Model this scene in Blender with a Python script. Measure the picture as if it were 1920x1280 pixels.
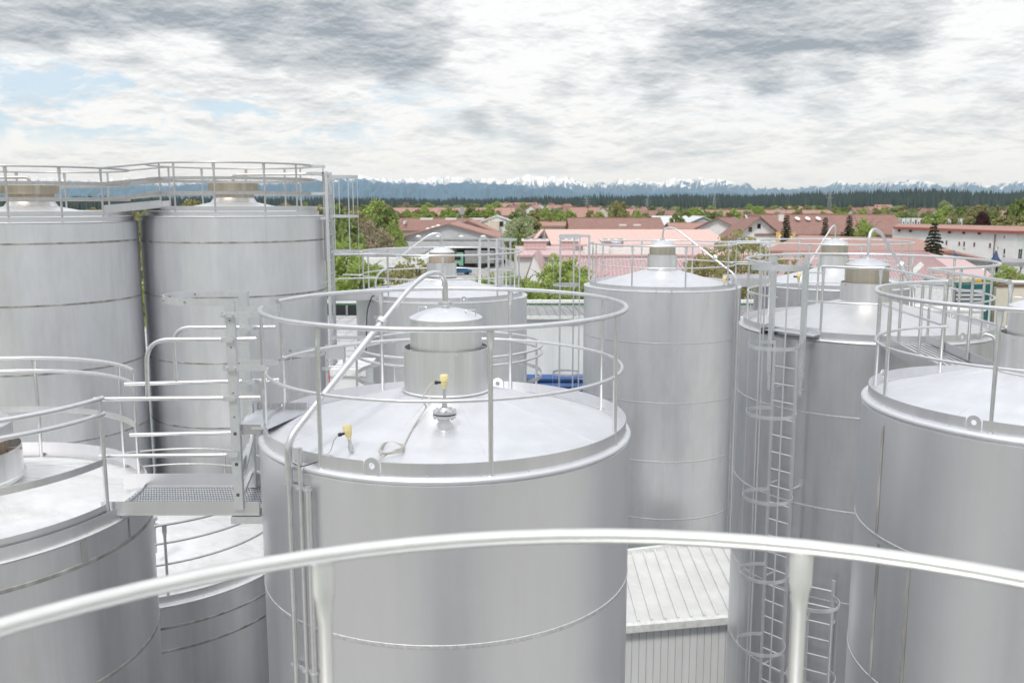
import bpy, bmesh, math, random
from mathutils import Vector, Matrix, noise
R_ = math.radians
random.seed(7)
scene = bpy.context.scene
for o in list(bpy.data.objects):
    bpy.data.objects.remove(o, do_unlink=True)

# ------------------------------------------------------------------ camera
CZ = 13.0                      # eye height above the yard
F = 1700.0                     # focal length in pixels of a 1920 px wide picture
HAZE = 0.75 / 30000
PITCH = math.atan((640 - 382) / F)
cd = bpy.data.cameras.new('camera')
cam = bpy.data.objects.new('camera', cd)
scene.collection.objects.link(cam)
cd.sensor_width = 36.0
cd.lens = 36.0 * F / 1920.0
cd.clip_start = 0.05
cd.clip_end = 120000.0
cam.location = (0, 0, CZ)
cam.rotation_euler = (R_(90) - PITCH, 0, 0)
cd.dof.use_dof = True
cd.dof.focus_distance = 9.0
cd.dof.aperture_fstop = 3.0
scene.camera = cam

# ------------------------------------------------------------------ world (broken cloud over a pale blue sky)
SUN_EL, SUN_AZ = 52.0, 200.0      # azimuth measured clockwise from +Y
world = bpy.data.worlds.new('World')
scene.world = world
world.use_nodes = True
nt = world.node_tree
nt.nodes.clear()
def wn(t, **k):
    n = nt.nodes.new(t)
    for a, b in k.items(): setattr(n, a, b)
    return n
L = nt.links.new
def wmath(op, a, b=None, clamp=False):
    n = wn('ShaderNodeMath', operation=op, use_clamp=clamp)
    for i, v in enumerate((a, b)):
        if v is None: continue
        if isinstance(v, (int, float)): n.inputs[i].default_value = v
        else: L(v, n.inputs[i])
    return n.outputs[0]
out = wn('ShaderNodeOutputWorld'); bg = wn('ShaderNodeBackground')
bg.inputs['Strength'].default_value = 0.1
L(bg.outputs[0], out.inputs[0])
sky = wn('ShaderNodeTexSky', sky_type='NISHITA', sun_disc=False)
sky.sun_elevation = R_(SUN_EL); sky.sun_rotation = R_(SUN_AZ)
sky.altitude = 600; sky.air_density = 1.0; sky.dust_density = 1.5
tc = wn('ShaderNodeTexCoord'); sep = wn('ShaderNodeSeparateXYZ')
L(tc.outputs['Generated'], sep.inputs[0])
# cloud field in direction space, flattened a little towards the horizon
zc = wmath('POWER', wmath('MAXIMUM', sep.outputs['Z'], 0.0), 0.85)
comb = wn('ShaderNodeCombineXYZ'); L(sep.outputs['X'], comb.inputs[0]); L(sep.outputs['Y'], comb.inputs[1]); L(wmath('MULTIPLY', zc, 2.3), comb.inputs[2])
def wnoise(scale, detail, rough, off, dist=0.0, push=0.0):
    """cloud noise; push samples a little higher up, for lit tops and dark bases"""
    mp = wn('ShaderNodeMapping'); mp.inputs['Location'].default_value = (off[0], off[1], off[2] + push)
    L(comb.outputs[0], mp.inputs['Vector'])
    n = wn('ShaderNodeTexNoise'); n.inputs['Scale'].default_value = scale
    n.inputs['Detail'].default_value = detail; n.inputs['Roughness'].default_value = rough
    n.inputs['Distortion'].default_value = dist
    L(mp.outputs[0], n.inputs['Vector'])
    return n.outputs['Fac']
def wramp(v, a, b, lo=0.0, hi=1.0):
    n = wn('ShaderNodeMapRange', interpolation_type='SMOOTHSTEP')
    L(v, n.inputs[0]); n.inputs[1].default_value = a; n.inputs[2].default_value = b
    n.inputs[3].default_value = lo; n.inputs[4].default_value = hi
    return n.outputs[0]
OB, OM, OS = (5.1, 2.6, 0.3), (9.3, 4.2, 0), (1.3, 7.7, 0)
nbig = wnoise(3.6, 12, 0.52, OB, 0.2)
nbig2 = wnoise(3.6, 12, 0.52, OB, 0.2, 0.022)
nmid = wnoise(10.0, 12, 0.57, OM, 0.15)
nmid2 = wnoise(10.0, 12, 0.57, OM, 0.15, 0.010)
nsm = wnoise(26.0, 10, 0.58, OS, 0.1)
nsm2 = wnoise(26.0, 10, 0.58, OS, 0.1, 0.004)
nblu = wnoise(10.0, 12, 0.62, (5.0, 2.2, 0), 0.3)
high = wramp(sep.outputs['Z'], 0.07, 0.19)
# heavy grey banks, gathering towards the zenith
dk = wmath('ADD', nbig, wmath('ADD', wmath('MULTIPLY', high, 0.17), wmath('MULTIPLY', nmid, 0.30)))
bank = wramp(dk, 0.69, 0.81)
# relief: noise minus the same noise a little further off
rel = wmath('ADD', wmath('MULTIPLY', wmath('SUBTRACT', nbig2, nbig), 2.2), wmath('ADD', wmath('MULTIPLY', wmath('SUBTRACT', nmid2, nmid), 2.8), wmath('MULTIPLY', wmath('SUBTRACT', nsm2, nsm), 2.2)))
puff = wramp(nmid, 0.45, 0.62)
shade = wmath('ADD', wmath('MULTIPLY', bank, 0.64), wmath('ADD', wmath('MULTIPLY', puff, 0.24), -0.01))
shade = wmath('ADD', shade, wmath('MULTIPLY', rel, 1.0))
shade = wmath('MAXIMUM', wmath('MINIMUM', shade, 1.0), 0.0)
c1 = wn('ShaderNodeMix', data_type='RGBA')
c1.inputs['A'].default_value = (7.9, 8.0, 8.15, 1); c1.inputs['B'].default_value = (2.6, 2.85, 3.2, 1)
L(shade, c1.inputs['Factor'])
# gaps of pale blue, mostly towards the left
gap = wramp(nblu, 0.50, 0.60)
left = wramp(sep.outputs['X'], -0.30, 0.12, 1.0, 0.12)
band = wmath('MULTIPLY', wramp(sep.outputs['Z'], 0.045, 0.075), wramp(sep.outputs['Z'], 0.125, 0.15, 1.0, 0.0))
gapm = wmath('MULTIPLY', wmath('MULTIPLY', gap, left), wmath('MULTIPLY', band, 0.8))
gapm = wmath('MULTIPLY', gapm, wmath('SUBTRACT', 1.0, bank, True), True)
skyb = wn('ShaderNodeMix', data_type='RGBA'); skyb.inputs['Factor'].default_value = 0.8
L(sky.outputs[0], skyb.inputs['A']); skyb.inputs['B'].default_value = (4.6, 6.1, 7.6, 1)
c3 = wn('ShaderNodeMix', data_type='RGBA')
L(gapm, c3.inputs['Factor']); L(c1.outputs['Result'], c3.inputs['A']); L(skyb.outputs['Result'], c3.inputs['B'])
# paler veil low on the horizon, and the bright overcast vault overhead
veil = wramp(sep.outputs['Z'], 0.012, 0.045, 0.45, 0.0)
c4 = wn('ShaderNodeMix', data_type='RGBA'); L(veil, c4.inputs['Factor'])
L(c3.outputs['Result'], c4.inputs['A']); c4.inputs['B'].default_value = (6.5, 6.8, 7.25, 1)
vault = wramp(sep.outputs['Z'], 0.22, 0.75, 1.0, 1.9)
c5 = wn('ShaderNodeVectorMath', operation='SCALE'); L(c4.outputs['Result'], c5.inputs[0]); L(vault, c5.inputs['Scale'])
L(c5.outputs[0], bg.inputs['Color'])

# ------------------------------------------------------------------ sun behind thin cloud
sd = bpy.data.lights.new('sun', 'SUN'); so = bpy.data.objects.new('sun', sd)
scene.collection.objects.link(so)
sd.energy = 1.6; sd.angle = R_(12); sd.color = (1.0, 0.96, 0.9)
el, az = R_(SUN_EL), R_(SUN_AZ)
sdir = Vector((math.sin(az) * math.cos(el), math.cos(az) * math.cos(el), math.sin(el)))
so.rotation_euler = sdir.to_track_quat('Z', 'Y').to_euler()
scene.view_settings.view_transform = 'Standard'
scene.view_settings.look = 'None'
scene.view_settings.exposure = 0.36
scene.view_settings.gamma = 1.0
scene.cycles.max_bounces = 6
scene.cycles.volume_bounces = 2

# ------------------------------------------------------------------ picture geometry -> world
def ray(px, py):
    x = (px - 960) / F; v = (py - 640) / F
    c, s = math.cos(PITCH), math.sin(PITCH)
    return Vector((x, c - v * s, -s - v * c))
def at(px, py, Y):
    d = ray(px, py); return Vector((0, 0, CZ)) + d * (Y / d.y)
def atz(px, py, z_):
    d = ray(px, py); return Vector((0, 0, CZ)) + d * ((z_ - CZ) / d.z)
def zat(py, Y): return at(960, py, Y).z
def xat(px, z_, Y):
    c, s = math.cos(PITCH), math.sin(PITCH)
    return (px - 960) / F * (Y * c - (z_ - CZ) * s)
def ring_ang(c, r, z_, px, near=True):
    """angle on a horizontal circle whose point projects to column px"""
    best = None
    for i in range(1440):
        a = i / 1440 * 2 * math.pi
        x, y = c[0] + r * math.cos(a), c[1] + r * math.sin(a)
        d = y * math.cos(PITCH) - (z_ - CZ) * math.sin(PITCH)
        q = 960 + F * x / d
        # near half = facing the camera
        isn = (c[0] * math.cos(a) + c[1] * math.sin(a)) * r + r * r < 0
        if isn != near: continue
        e = abs(q - px)
        if best is None or e < best[0]: best = (e, a)
    return best[1]

# ------------------------------------------------------------------ materials
MATS = {}
def nodes_of(name):
    m = bpy.data.materials.new(name); m.use_nodes = True
    t = m.node_tree; t.nodes.clear()
    o = t.nodes.new('ShaderNodeOutputMaterial'); p = t.nodes.new('ShaderNodeBsdfPrincipled')
    t.links.new(p.outputs[0], o.inputs[0])
    MATS[name] = m
    return m, t, p
def simple(name, col, rough=0.6, metal=0.0, var=0.12, scale=8.0, stretch=(1, 1, 1), bump=0.0, col2=None, detail=6, spec=None):
    m, t, p = nodes_of(name)
    tcn = t.nodes.new('ShaderNodeTexCoord'); mp = t.nodes.new('ShaderNodeMapping')
    mp.inputs['Scale'].default_value = stretch
    t.links.new(tcn.outputs['Object'], mp.inputs['Vector'])
    n = t.nodes.new('ShaderNodeTexNoise'); n.inputs['Scale'].default_value = scale
    n.inputs['Detail'].default_value = detail; n.inputs['Roughness'].default_value = 0.6
    t.links.new(mp.outputs[0], n.inputs['Vector'])
    mr = t.nodes.new('ShaderNodeMapRange'); mr.inputs[1].default_value = 0.3; mr.inputs[2].default_value = 0.7
    t.links.new(n.outputs['Fac'], mr.inputs[0])
    mx = t.nodes.new('ShaderNodeMix'); mx.data_type = 'RGBA'
    c2 = col2 if col2 else tuple(c * (1 - var * 2) for c in col)
    mx.inputs['A'].default_value = (*c2, 1); mx.inputs['B'].default_value = (*tuple(min(1, c * (1 + var * .5)) for c in col), 1)
    t.links.new(mr.outputs[0], mx.inputs['Factor']); t.links.new(mx.outputs['Result'], p.inputs['Base Color'])
    p.inputs['Roughness'].default_value = rough; p.inputs['Metallic'].default_value = metal
    if spec is not None: p.inputs['Specular IOR Level'].default_value = spec
    if bump:
        b = t.nodes.new('ShaderNodeBump'); b.inputs['Strength'].default_value = bump; b.inputs['Distance'].default_value = 0.02
        t.links.new(n.outputs['Fac'], b.inputs['Height']); t.links.new(b.outputs[0], p.inputs['Normal'])
    return m
def steel(name, col, rough, metal=1.0, streak=0.10, wave=0.15, stain=None, blotch=0.0, aniso=0.0):
    """rolled stainless sheet: vertical drawn streaks, soft waviness, faint weather marks"""
    m, t, p = nodes_of(name)
    N = t.nodes.new; K = t.links.new
    tcn = N('ShaderNodeTexCoord')
    def nz(sc, stretch, det=5, ro=.6):
        mp = N('ShaderNodeMapping'); mp.inputs['Scale'].default_value = stretch
        K(tcn.outputs['Object'], mp.inputs['Vector'])
        n = N('ShaderNodeTexNoise'); n.inputs['Scale'].default_value = sc
        n.inputs['Detail'].default_value = det; n.inputs['Roughness'].default_value = ro
        K(mp.outputs[0], n.inputs['Vector']); return n.outputs['Fac']
    def mr(v, a, b, lo, hi):
        n = N('ShaderNodeMapRange'); K(v, n.inputs[0])
        for i, q in enumerate((a, b, lo, hi)): n.inputs[i + 1].default_value = q
        return n.outputs[0]
    s1 = nz(9.0, (1, 1, .035), 8, .7)        # long vertical streaks
    s2 = nz(1.6, (1, 1, .6), 4)              # broad cloudiness
    mul = N('ShaderNodeMath'); mul.operation = 'MULTIPLY'
    K(mr(s1, .3, .7, 1 - streak, 1 + streak * .4), mul.inputs[0]); K(mr(s2, .3, .7, 1 - blotch, 1.0), mul.inputs[1])
    sc = N('ShaderNodeVectorMath'); sc.operation = 'SCALE'; sc.inputs[0].default_value = col
    K(mul.outputs[0], sc.inputs['Scale'])
    last = sc.outputs[0]
    if stain:
        s3 = nz(3.0, (1, 1, .25), 7, .65)
        mx = N('ShaderNodeMix'); mx.data_type = 'RGBA'
        K(mr(s3, .48, .72, 0, stain[1]), mx.inputs['Factor']); K(last, mx.inputs['A']); mx.inputs['B'].default_value = (*stain[0], 1)
        last = mx.outputs['Result']
    K(last, p.inputs['Base Color'])
    K(mr(s1, .3, .7, rough - .03, rough + .04), p.inputs['Roughness'])
    p.inputs['Metallic'].default_value = metal
    if aniso: p.inputs['Anisotropic'].default_value = aniso
    if wave:
        b = N('ShaderNodeBump'); b.inputs['Strength'].default_value = wave; b.inputs['Distance'].default_value = 0.02
        K(nz(1.3, (1, 1, .35), 3), b.inputs['Height']); K(b.outputs[0], p.inputs['Normal'])
    return m
steel('shell_steel', (0.75, 0.757, 0.78), 0.37, 0.85, .03, .12, ((.70, .70, .72), .3), .05)
steel('shell_steel_weathered', (0.79, 0.80, 0.825), 0.40, 0.78, .055, .22, ((.52, .51, .49), .30), .07)
steel('shell_steel_dull', (0.70, 0.705, 0.735), 0.36, 0.85, .07, .25, ((.48, .47, .46), .35), .10)
steel('roof_steel', (0.78, 0.79, 0.815), 0.48, 0.70, .05, .10, ((.66, .66, .67), .40), .06)
steel('roof_steel_dirty', (0.84, 0.84, 0.84), 0.58, 0.50, .06, .10, ((.50, .48, .45), .45), .10)
steel('roof_steel_quilted', (0.74, 0.74, 0.75), 0.40, 0.85, .05, .45, ((.60, .60, .60), .35), .08)
steel('trim_steel', (0.72, 0.72, 0.74), 0.38, 0.9, .05, .05)
steel('cap_steel', (0.82, 0.82, 0.825), 0.33, 0.85, .13, .05)
steel('cap_steel_stained', (0.58, 0.53, 0.44), 0.38, 0.8, .25, .05, ((.40, .30, .16), .55), .1)
steel('cap_steel_rusty', (0.58, 0.50, 0.40), 0.5, 0.55, .25, .05, ((.42, .17, .05), .85), .1)
simple('rail_steel', (0.77, 0.77, 0.78), 0.28, 0.90, .05, 14)
simple('rail_steel_grey', (0.56, 0.55, 0.55), 0.40, 0.75, .08, 14)
simple('galvanised', (0.70, 0.715, 0.74), 0.40, 0.72, .04, 30, (1, 1, .6))
simple('galvanised_tread', (0.46, 0.46, 0.47), 0.5, 0.6, .12, 60)
simple('rail_satin', (0.76, 0.755, 0.73), 0.34, 0.80, .03, 14)
simple('weld_bead', (0.76, 0.76, 0.77), 0.45, 0.75, .12, 30)
simple('weld_dark', (0.52, 0.51, 0.49), 0.6, 0.4, .3, 5, (1, 1, .3))
simple('joint_dark', (0.10, 0.10, 0.10), 0.6, 0.3)
simple('yellow_plastic', (0.82, 0.70, 0.36), 0.45, 0, .06, 20)
simple('black_rubber', (0.02, 0.02, 0.025), 0.6)
simple('cable_grey', (0.55, 0.53, 0.49), 0.6)
simple('orange_red_tube', (0.65, 0.12, 0.05), 0.5)
simple('white_panel', (0.72, 0.76, 0.78), 0.5, 0.0, .05, 2)
simple('white_panel_ribbed', (0.84, 0.86, 0.86), 0.5, 0.1, .05, 3, (1, 1, .2))
simple('white_roof_sheet', (0.72, 0.72, 0.715), 0.5, 0.2, .1, 2.2, (1, 1, 1), 0, (.64, .64, .63))
simple('blue_cladding', (0.06, 0.14, 0.36), 0.4, 0.1, .1, 3)
simple('flat_roof_grey', (0.50, 0.50, 0.51), 0.8, 0, .1, 2)
simple('metal_roof_grey', (0.36, 0.36, 0.36), 0.5, 0.3, .15, 2, (1, .2, 1))
simple('green_edge', (0.08, 0.20, 0.12), 0.5)
simple('white_edge', (0.80, 0.82, 0.80), 0.5)
simple('glass_dark', (0.03, 0.035, 0.04), 0.12, 0, .3, .5)
simple('render_white', (0.76, 0.76, 0.76), 0.8, 0, .05, .6)
simple('render_cream', (0.66, 0.62, 0.52), 0.8, 0, .08, .6)
simple('render_grey', (0.52, 0.53, 0.55), 0.7, 0, .08, .6)
simple('wood_brown', (0.17, 0.10, 0.06), 0.7, 0, .2, 3)
simple('concrete', (0.42, 0.41, 0.39), 0.85, 0, .12, .4)
simple('trunk_bark', (0.13, 0.10, 0.075), 0.85, 0, .25, 6)
simple('banner_yellow', (0.75, 0.48, 0.14), 0.6)
simple('shutter_blue', (0.03, 0.14, 0.30), 0.5)
simple('parasol_blue', (0.03, 0.06, 0.16), 0.6)
simple('teal_paint', (0.015, 0.11, 0.11), 0.5)
simple('truck_green', (0.22, 0.45, 0.33), 0.35)
simple('white_paint', (0.75, 0.77, 0.78), 0.35)
simple('red_paint', (0.36, 0.10, 0.08), 0.5)
simple('window_red', (0.16, 0.045, 0.045), 0.4)
simple('tyre', (0.02, 0.02, 0.02), 0.8)
simple('machine_yellow', (0.75, 0.42, 0.03), 0.4)
simple('pylon_grey', (0.35, 0.38, 0.38), 0.6)

def tile_mat(name, c1, c2, scale, rough=.75, axis='ROOF', lines=0.12):
    m, t, p = nodes_of(name)
    N = t.nodes.new; K = t.links.new
    g = N('ShaderNodeTexCoord')
    n = N('ShaderNodeTexNoise'); n.inputs['Scale'].default_value = .8; n.inputs['Detail'].default_value = 8; n.inputs['Roughness'].default_value = .7
    K(g.outputs['Object'], n.inputs['Vector'])
    mx = N('ShaderNodeMix'); mx.data_type = 'RGBA'
    mr = N('ShaderNodeMapRange'); K(n.outputs['Fac'], mr.inputs[0]); mr.inputs[1].default_value = .35; mr.inputs[2].default_value = .65
    K(mr.outputs[0], mx.inputs['Factor']); mx.inputs['A'].default_value = (*c1, 1); mx.inputs['B'].default_value = (*c2, 1)
    w = N('ShaderNodeTexWave'); w.wave_type = 'BANDS'; w.bands_direction = 'X'; w.inputs['Scale'].default_value = scale
    K(g.outputs['Object'], w.inputs['Vector'])
    m2 = N('ShaderNodeMapRange'); K(w.outputs['Fac'], m2.inputs[0]); m2.inputs[3].default_value = 1 - lines; m2.inputs[4].default_value = 1
    sc = N('ShaderNodeVectorMath'); sc.operation = 'SCALE'; K(mx.outputs['Result'], sc.inputs[0]); K(m2.outputs[0], sc.inputs['Scale'])
    K(sc.outputs[0], p.inputs['Base Color']); p.inputs['Roughness'].default_value = rough
    return m
tile_mat('tile_brown', (.24, .135, .11), (.32, .18, .15), 1.2)
tile_mat('tile_red', (.35, .19, .155), (.43, .25, .205), 1.2)
tile_mat('tile_orange', (.37, .21, .175), (.45, .265, .22), 1.0)
tile_mat('sheet_pink', (.58, .40, .395), (.64, .45, .44), .55, .5, lines=.10)
tile_mat('sheet_pink_ribbed', (.46, .28, .285), (.54, .35, .355), 1.1, .5, lines=.3)
tile_mat('sheet_salmon', (.66, .44, .385), (.70, .475, .42), .3, .5, lines=.04)
tile_mat('metal_roof_light', (.60, .62, .63), (.68, .70, .71), .4, .4, lines=.08)

def leaf_mat(name, cols, rough=.7, trans=.25):
    m, t, p = nodes_of(name)
    N = t.nodes.new; K = t.links.new
    g = N('ShaderNodeNewGeometry'); tcn = N('ShaderNodeTexCoord')
    n = N('ShaderNodeTexNoise'); n.inputs['Scale'].default_value = .45; n.inputs['Detail'].default_value = 3
    K(tcn.outputs['Object'], n.inputs['Vector'])
    ad = N('ShaderNodeMath'); ad.operation = 'MULTIPLY_ADD'
    K(g.outputs['Random Per Island'], ad.inputs[0]); ad.inputs[1].default_value = .6
    m3 = N('ShaderNodeMapRange'); K(n.outputs['Fac'], m3.inputs[0]); m3.inputs[1].default_value = .3; m3.inputs[2].default_value = .7; m3.inputs[4].default_value = .4
    K(m3.outputs[0], ad.inputs[2])
    r = N('ShaderNodeValToRGB'); K(ad.outputs[0], r.inputs[0])
    r.color_ramp.elements[0].color = (*cols[0], 1); r.color_ramp.elements[1].color = (*cols[-1], 1)
    for i, c in enumerate(cols[1:-1]):
        e = r.color_ramp.elements.new((i + 1) / (len(cols) - 1)); e.color = (*c, 1)
    K(r.outputs[0], p.inputs['Base Color']); p.inputs['Roughness'].default_value = rough
    p.inputs['Specular IOR Level'].default_value = .2
    tr = N('ShaderNodeBsdfTranslucent'); K(r.outputs[0], tr.inputs[0])
    ms = N('ShaderNodeMixShader'); ms.inputs[0].default_value = trans
    K(p.outputs[0], ms.inputs[1]); K(tr.outputs[0], ms.inputs[2])
    o = [q for q in t.nodes if q.type == 'OUTPUT_MATERIAL'][0]
    K(ms.outputs[0], o.inputs[0])
    return m
leaf_mat('leaf_spring', [(.22, .29, .07), (.34, .43, .12), (.47, .56, .20)])
leaf_mat('leaf_green', [(.14, .19, .06), (.24, .31, .10), (.36, .43, .17)])
leaf_mat('leaf_olive', [(.24, .23, .10), (.36, .34, .15), (.47, .46, .23)])
leaf_mat('leaf_brown', [(.25, .20, .14), (.34, .29, .20), (.42, .38, .27)], trans=.1)
leaf_mat('leaf_pale', [(.24, .29, .14), (.36, .42, .22), (.52, .56, .38)])
leaf_mat('leaf_spruce', [(.03, .045, .028), (.06, .08, .045), (.10, .125, .07)], trans=.05)
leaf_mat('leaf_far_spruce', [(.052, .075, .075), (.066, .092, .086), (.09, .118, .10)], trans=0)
leaf_mat('leaf_purple', [(.06, .02, .03), (.09, .035, .04), (.13, .06, .06)])
leaf_mat('leaf_blossom', [(.30, .36, .18), (.62, .66, .55), (.80, .82, .78)])

# ------------------------------------------------------------------ mesh builder
class MB:
    def __init__(s): s.v = []; s.f = []; s.sm = []; s.mi = []; s.cur = 0
    def add(s, vs, fs, smooth=False):
        b = len(s.v); s.v += [tuple(q) for q in vs]
        for f in fs: s.f.append([b + i for i in f]); s.sm.append(smooth); s.mi.append(s.cur)
        return s
    def box(s, c, d, rz=0.0):
        x, y, z_ = d[0] / 2, d[1] / 2, d[2] / 2; ca, sa = math.cos(rz), math.sin(rz)
        vs = []
        for i in (-1, 1):
            for j in (-1, 1):
                for k in (-1, 1):
                    a, b = i * x, j * y; vs.append((c[0] + a * ca - b * sa, c[1] + a * sa + b * ca, c[2] + k * z_))
        return s.add(vs, [(0, 1, 3, 2), (4, 6, 7, 5), (0, 4, 5, 1), (2, 3, 7, 6), (0, 2, 6, 4), (1, 5, 7, 3)])
    def beam(s, a, b, w, h, up=(0, 0, 1)):
        a, b = Vector(a), Vector(b); t = (b - a).normalized(); u = Vector(up)
        sd_ = t.cross(u)
        if sd_.length < 1e-4: sd_ = t.cross(Vector((1, 0, 0)))
        sd_.normalize(); u2 = sd_.cross(t).normalized()
        vs = []
        for p in (a, b):
            for i, j in ((-1, -1), (1, -1), (1, 1), (-1, 1)): vs.append(p + sd_ * (i * w / 2) + u2 * (j * h / 2))
        return s.add(vs, [(0, 3, 2, 1), (4, 5, 6, 7), (0, 1, 5, 4), (1, 2, 6, 5), (2, 3, 7, 6), (3, 0, 4, 7)])
    def tube(s, pts, r, n=10, closed=False, caps=True):
        pts = [Vector(p) for p in pts]; m = len(pts)
        rs = r if isinstance(r, (list, tuple)) else [r] * m
        T = []
        for i in range(m):
            if closed: t = pts[(i + 1) % m] - pts[(i - 1) % m]
            else: t = pts[min(i + 1, m - 1)] - pts[max(i - 1, 0)]
            T.append(t.normalized())
        u = T[0].orthogonal().normalized()
        if abs(T[0].z) < .9: u = (Vector((0, 0, 1)) - T[0] * T[0].z).normalized()
        vs = []
        for i in range(m):
            u = (u - T[i] * u.dot(T[i])).normalized(); w = T[i].cross(u)
            for k in range(n):
                a = 2 * math.pi * k / n; vs.append(pts[i] + (u * math.cos(a) + w * math.sin(a)) * rs[i])
        fs = []
        for i in range(m if closed else m - 1):
            j = (i + 1) % m
            for k in range(n): fs.append((i * n + k, i * n + (k + 1) % n, j * n + (k + 1) % n, j * n + k))
        s.add(vs, fs, True)
        if caps and not closed:
            s.add(vs[:n], [tuple(range(n - 1, -1, -1))]); s.add(vs[-n:], [tuple(range(n))])
        return s
    def lathe(s, prof, c=(0, 0), n=64, a0=0.0, a1=2 * math.pi, smooth=True):
        full = abs(a1 - a0 - 2 * math.pi) < 1e-6; m = n if full else n + 1
        vs = []
        for i in range(m):
            a = a0 + (a1 - a0) * i / n; ca, sa = math.cos(a), math.sin(a)
            for r, z_ in prof: vs.append((c[0] + r * ca, c[1] + r * sa, z_))
        P = len(prof); fs = []
        for i in range(n):
            j = (i + 1) % m
            for k in range(P - 1): fs.append((i * P + k, j * P + k, j * P + k + 1, i * P + k + 1))
        return s.add(vs, fs, smooth)
    def prism(s, poly, d):
        """poly: 3D points, extruded by vector d"""
        n = len(poly); vs = [Vector(p) for p in poly] + [Vector(p) + Vector(d) for p in poly]
        fs = [tuple(range(n - 1, -1, -1)), tuple(range(n, 2 * n))] + [(i, (i + 1) % n, n + (i + 1) % n, n + i) for i in range(n)]
        return s.add(vs, fs)
    def build(s, name, mat, parent=None, origin=None):
        me = bpy.data.meshes.new(name)
        if parent is not None: org = ORG[parent.name]
        else: org = Vector(origin) if origin is not None else Vector((0, 0, 0))
        me.from_pydata([(x - org.x, y - org.y, z_ - org.z) for x, y, z_ in s.v], [], s.f)
        mats = mat if isinstance(mat, (list, tuple)) else [mat]
        for q in mats: me.materials.append(MATS[q])
        for p, sm, mi in zip(me.polygons, s.sm, s.mi): p.use_smooth = sm; p.material_index = mi
        me.update()
        bm = bmesh.new(); bm.from_mesh(me); bmesh.ops.recalc_face_normals(bm, faces=bm.faces) if len(me.polygons) < 60000 else None; bm.to_mesh(me); bm.free()
        if any(s.sm): me.set_sharp_from_angle(angle=R_(38))
        o = bpy.data.objects.new(name, me); scene.collection.objects.link(o)
        if parent is not None: o.parent = parent
        else: o.location = org
        ORG[o.name] = org
        return o
ORG = {}
def thing(name, label, cat, loc, group=None):
    o = bpy.data.objects.new(name, None); scene.collection.objects.link(o)
    o.empty_display_size = .2; o.location = loc; ORG[o.name] = Vector(loc)
    return tag(o, label, cat, group)
def tag(o, label, cat, group=None, kind=None):
    if label: o['label'] = label
    if cat: o['category'] = cat
    if group: o['group'] = group
    if kind: o['kind'] = kind
    return o
def copy_tree(o, loc=None, parent=None):
    c = o.copy(); scene.collection.objects.link(c)
    if parent is not None: c.parent = parent
    for ch in list(o.children): copy_tree(ch, None, c)
    if loc is not None: c.location = loc
    ORG[c.name] = Vector(c.location) if parent is None else ORG[o.name]
    return c
def arc(c, r, z_, a0, a1, n=None):
    n = n or max(6, int(abs(a1 - a0) / 0.07))
    return [Vector((c[0] + r * math.cos(a0 + (a1 - a0) * i / n), c[1] + r * math.sin(a0 + (a1 - a0) * i / n), z_)) for i in range(n + 1)]
def span(a0, a1):
    """ccw span from a0 to a1"""
    while a1 <= a0: a1 += 2 * math.pi
    while a1 > a0 + 2 * math.pi: a1 -= 2 * math.pi
    return a0, a1
def bend(pts, rad=.12, n=6):
    """round the corners of a polyline"""
    pts = [Vector(p) for p in pts]; o = [pts[0]]
    for i in range(1, len(pts) - 1):
        a, b, c = pts[i - 1], pts[i], pts[i + 1]
        d1 = min(rad, (a - b).length * .49); d2 = min(rad, (c - b).length * .49)
        p0 = b + (a - b).normalized() * d1; p1 = b + (c - b).normalized() * d2
        for k in range(n + 1):
            t = k / n; o.append(p0 * (1 - t) ** 2 + b * (2 * t * (1 - t)) + p1 * t * t)
    return o + [pts[-1]]

LAND = [(640, 'behind the ladder tower'), (700, 'over the left thicket'), (770, 'left of the round trees over the workshop'), (830, 'over the workshop ridge'), (890, 'beside the antenna mast'), (950, 'over the white gable building'),
        (1010, 'over the pale blossoming tree'), (1075, 'left of the first pylon'), (1130, 'right of the first pylon'), (1190, 'beside the yellowish poplar-like trees'), (1245, 'over the left end of the metal hall'), (1300, 'over the metal hall ridge'), (1355, 'over the sideways house'),
        (1415, 'over the farmhouse gable'), (1480, 'over the farmhouse chimney'), (1540, 'over the oval skylights'), (1600, 'over the right end of the farmhouse'), (1660, 'over the lantern roof'), (1720, 'over the row of flags'), (1780, 'over the white flat hall'), (1840, 'over the purple tree'), (1900, 'near the tall tree at the right edge'), (2000, 'at the very right edge')]
def place_labels(items, noun):
    """items: (px, look) -> one label each: look + landmark, told apart by order where those agree"""
    seg = [min(LAND, key=lambda q: abs(q[0] - px))[1] for px, _ in items]; out_ = []
    for i, (px, look) in enumerate(items):
        same = sorted(items[j][0] for j in range(len(items)) if seg[j] == seg[i] and items[j][1] == look); k = same.index(px); n = len(same)
        o_ = '' if n == 1 else (('left ' if k == 0 else 'right ') if n == 2 else (('leftmost ', 'inner left ', 'inner right ', 'rightmost ')[[0, 1, 3][k] if n == 3 else min(k, 3)] if n <= 4 else ('', 'first ', 'second ', 'third ', 'fourth ', 'fifth ', 'sixth ')[min(k + 1, 6)]))
        out_.append('%s%s %s %s' % (o_, look, noun, seg[i]))
    return out_
LOOK = {'round1': 'mid green', 'round2': 'bright green', 'round3': 'olive', 'pale': 'pale green', 'bare2': 'yellow-grey', 'bare': 'brownish', 'col1': 'tall green'}
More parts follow.
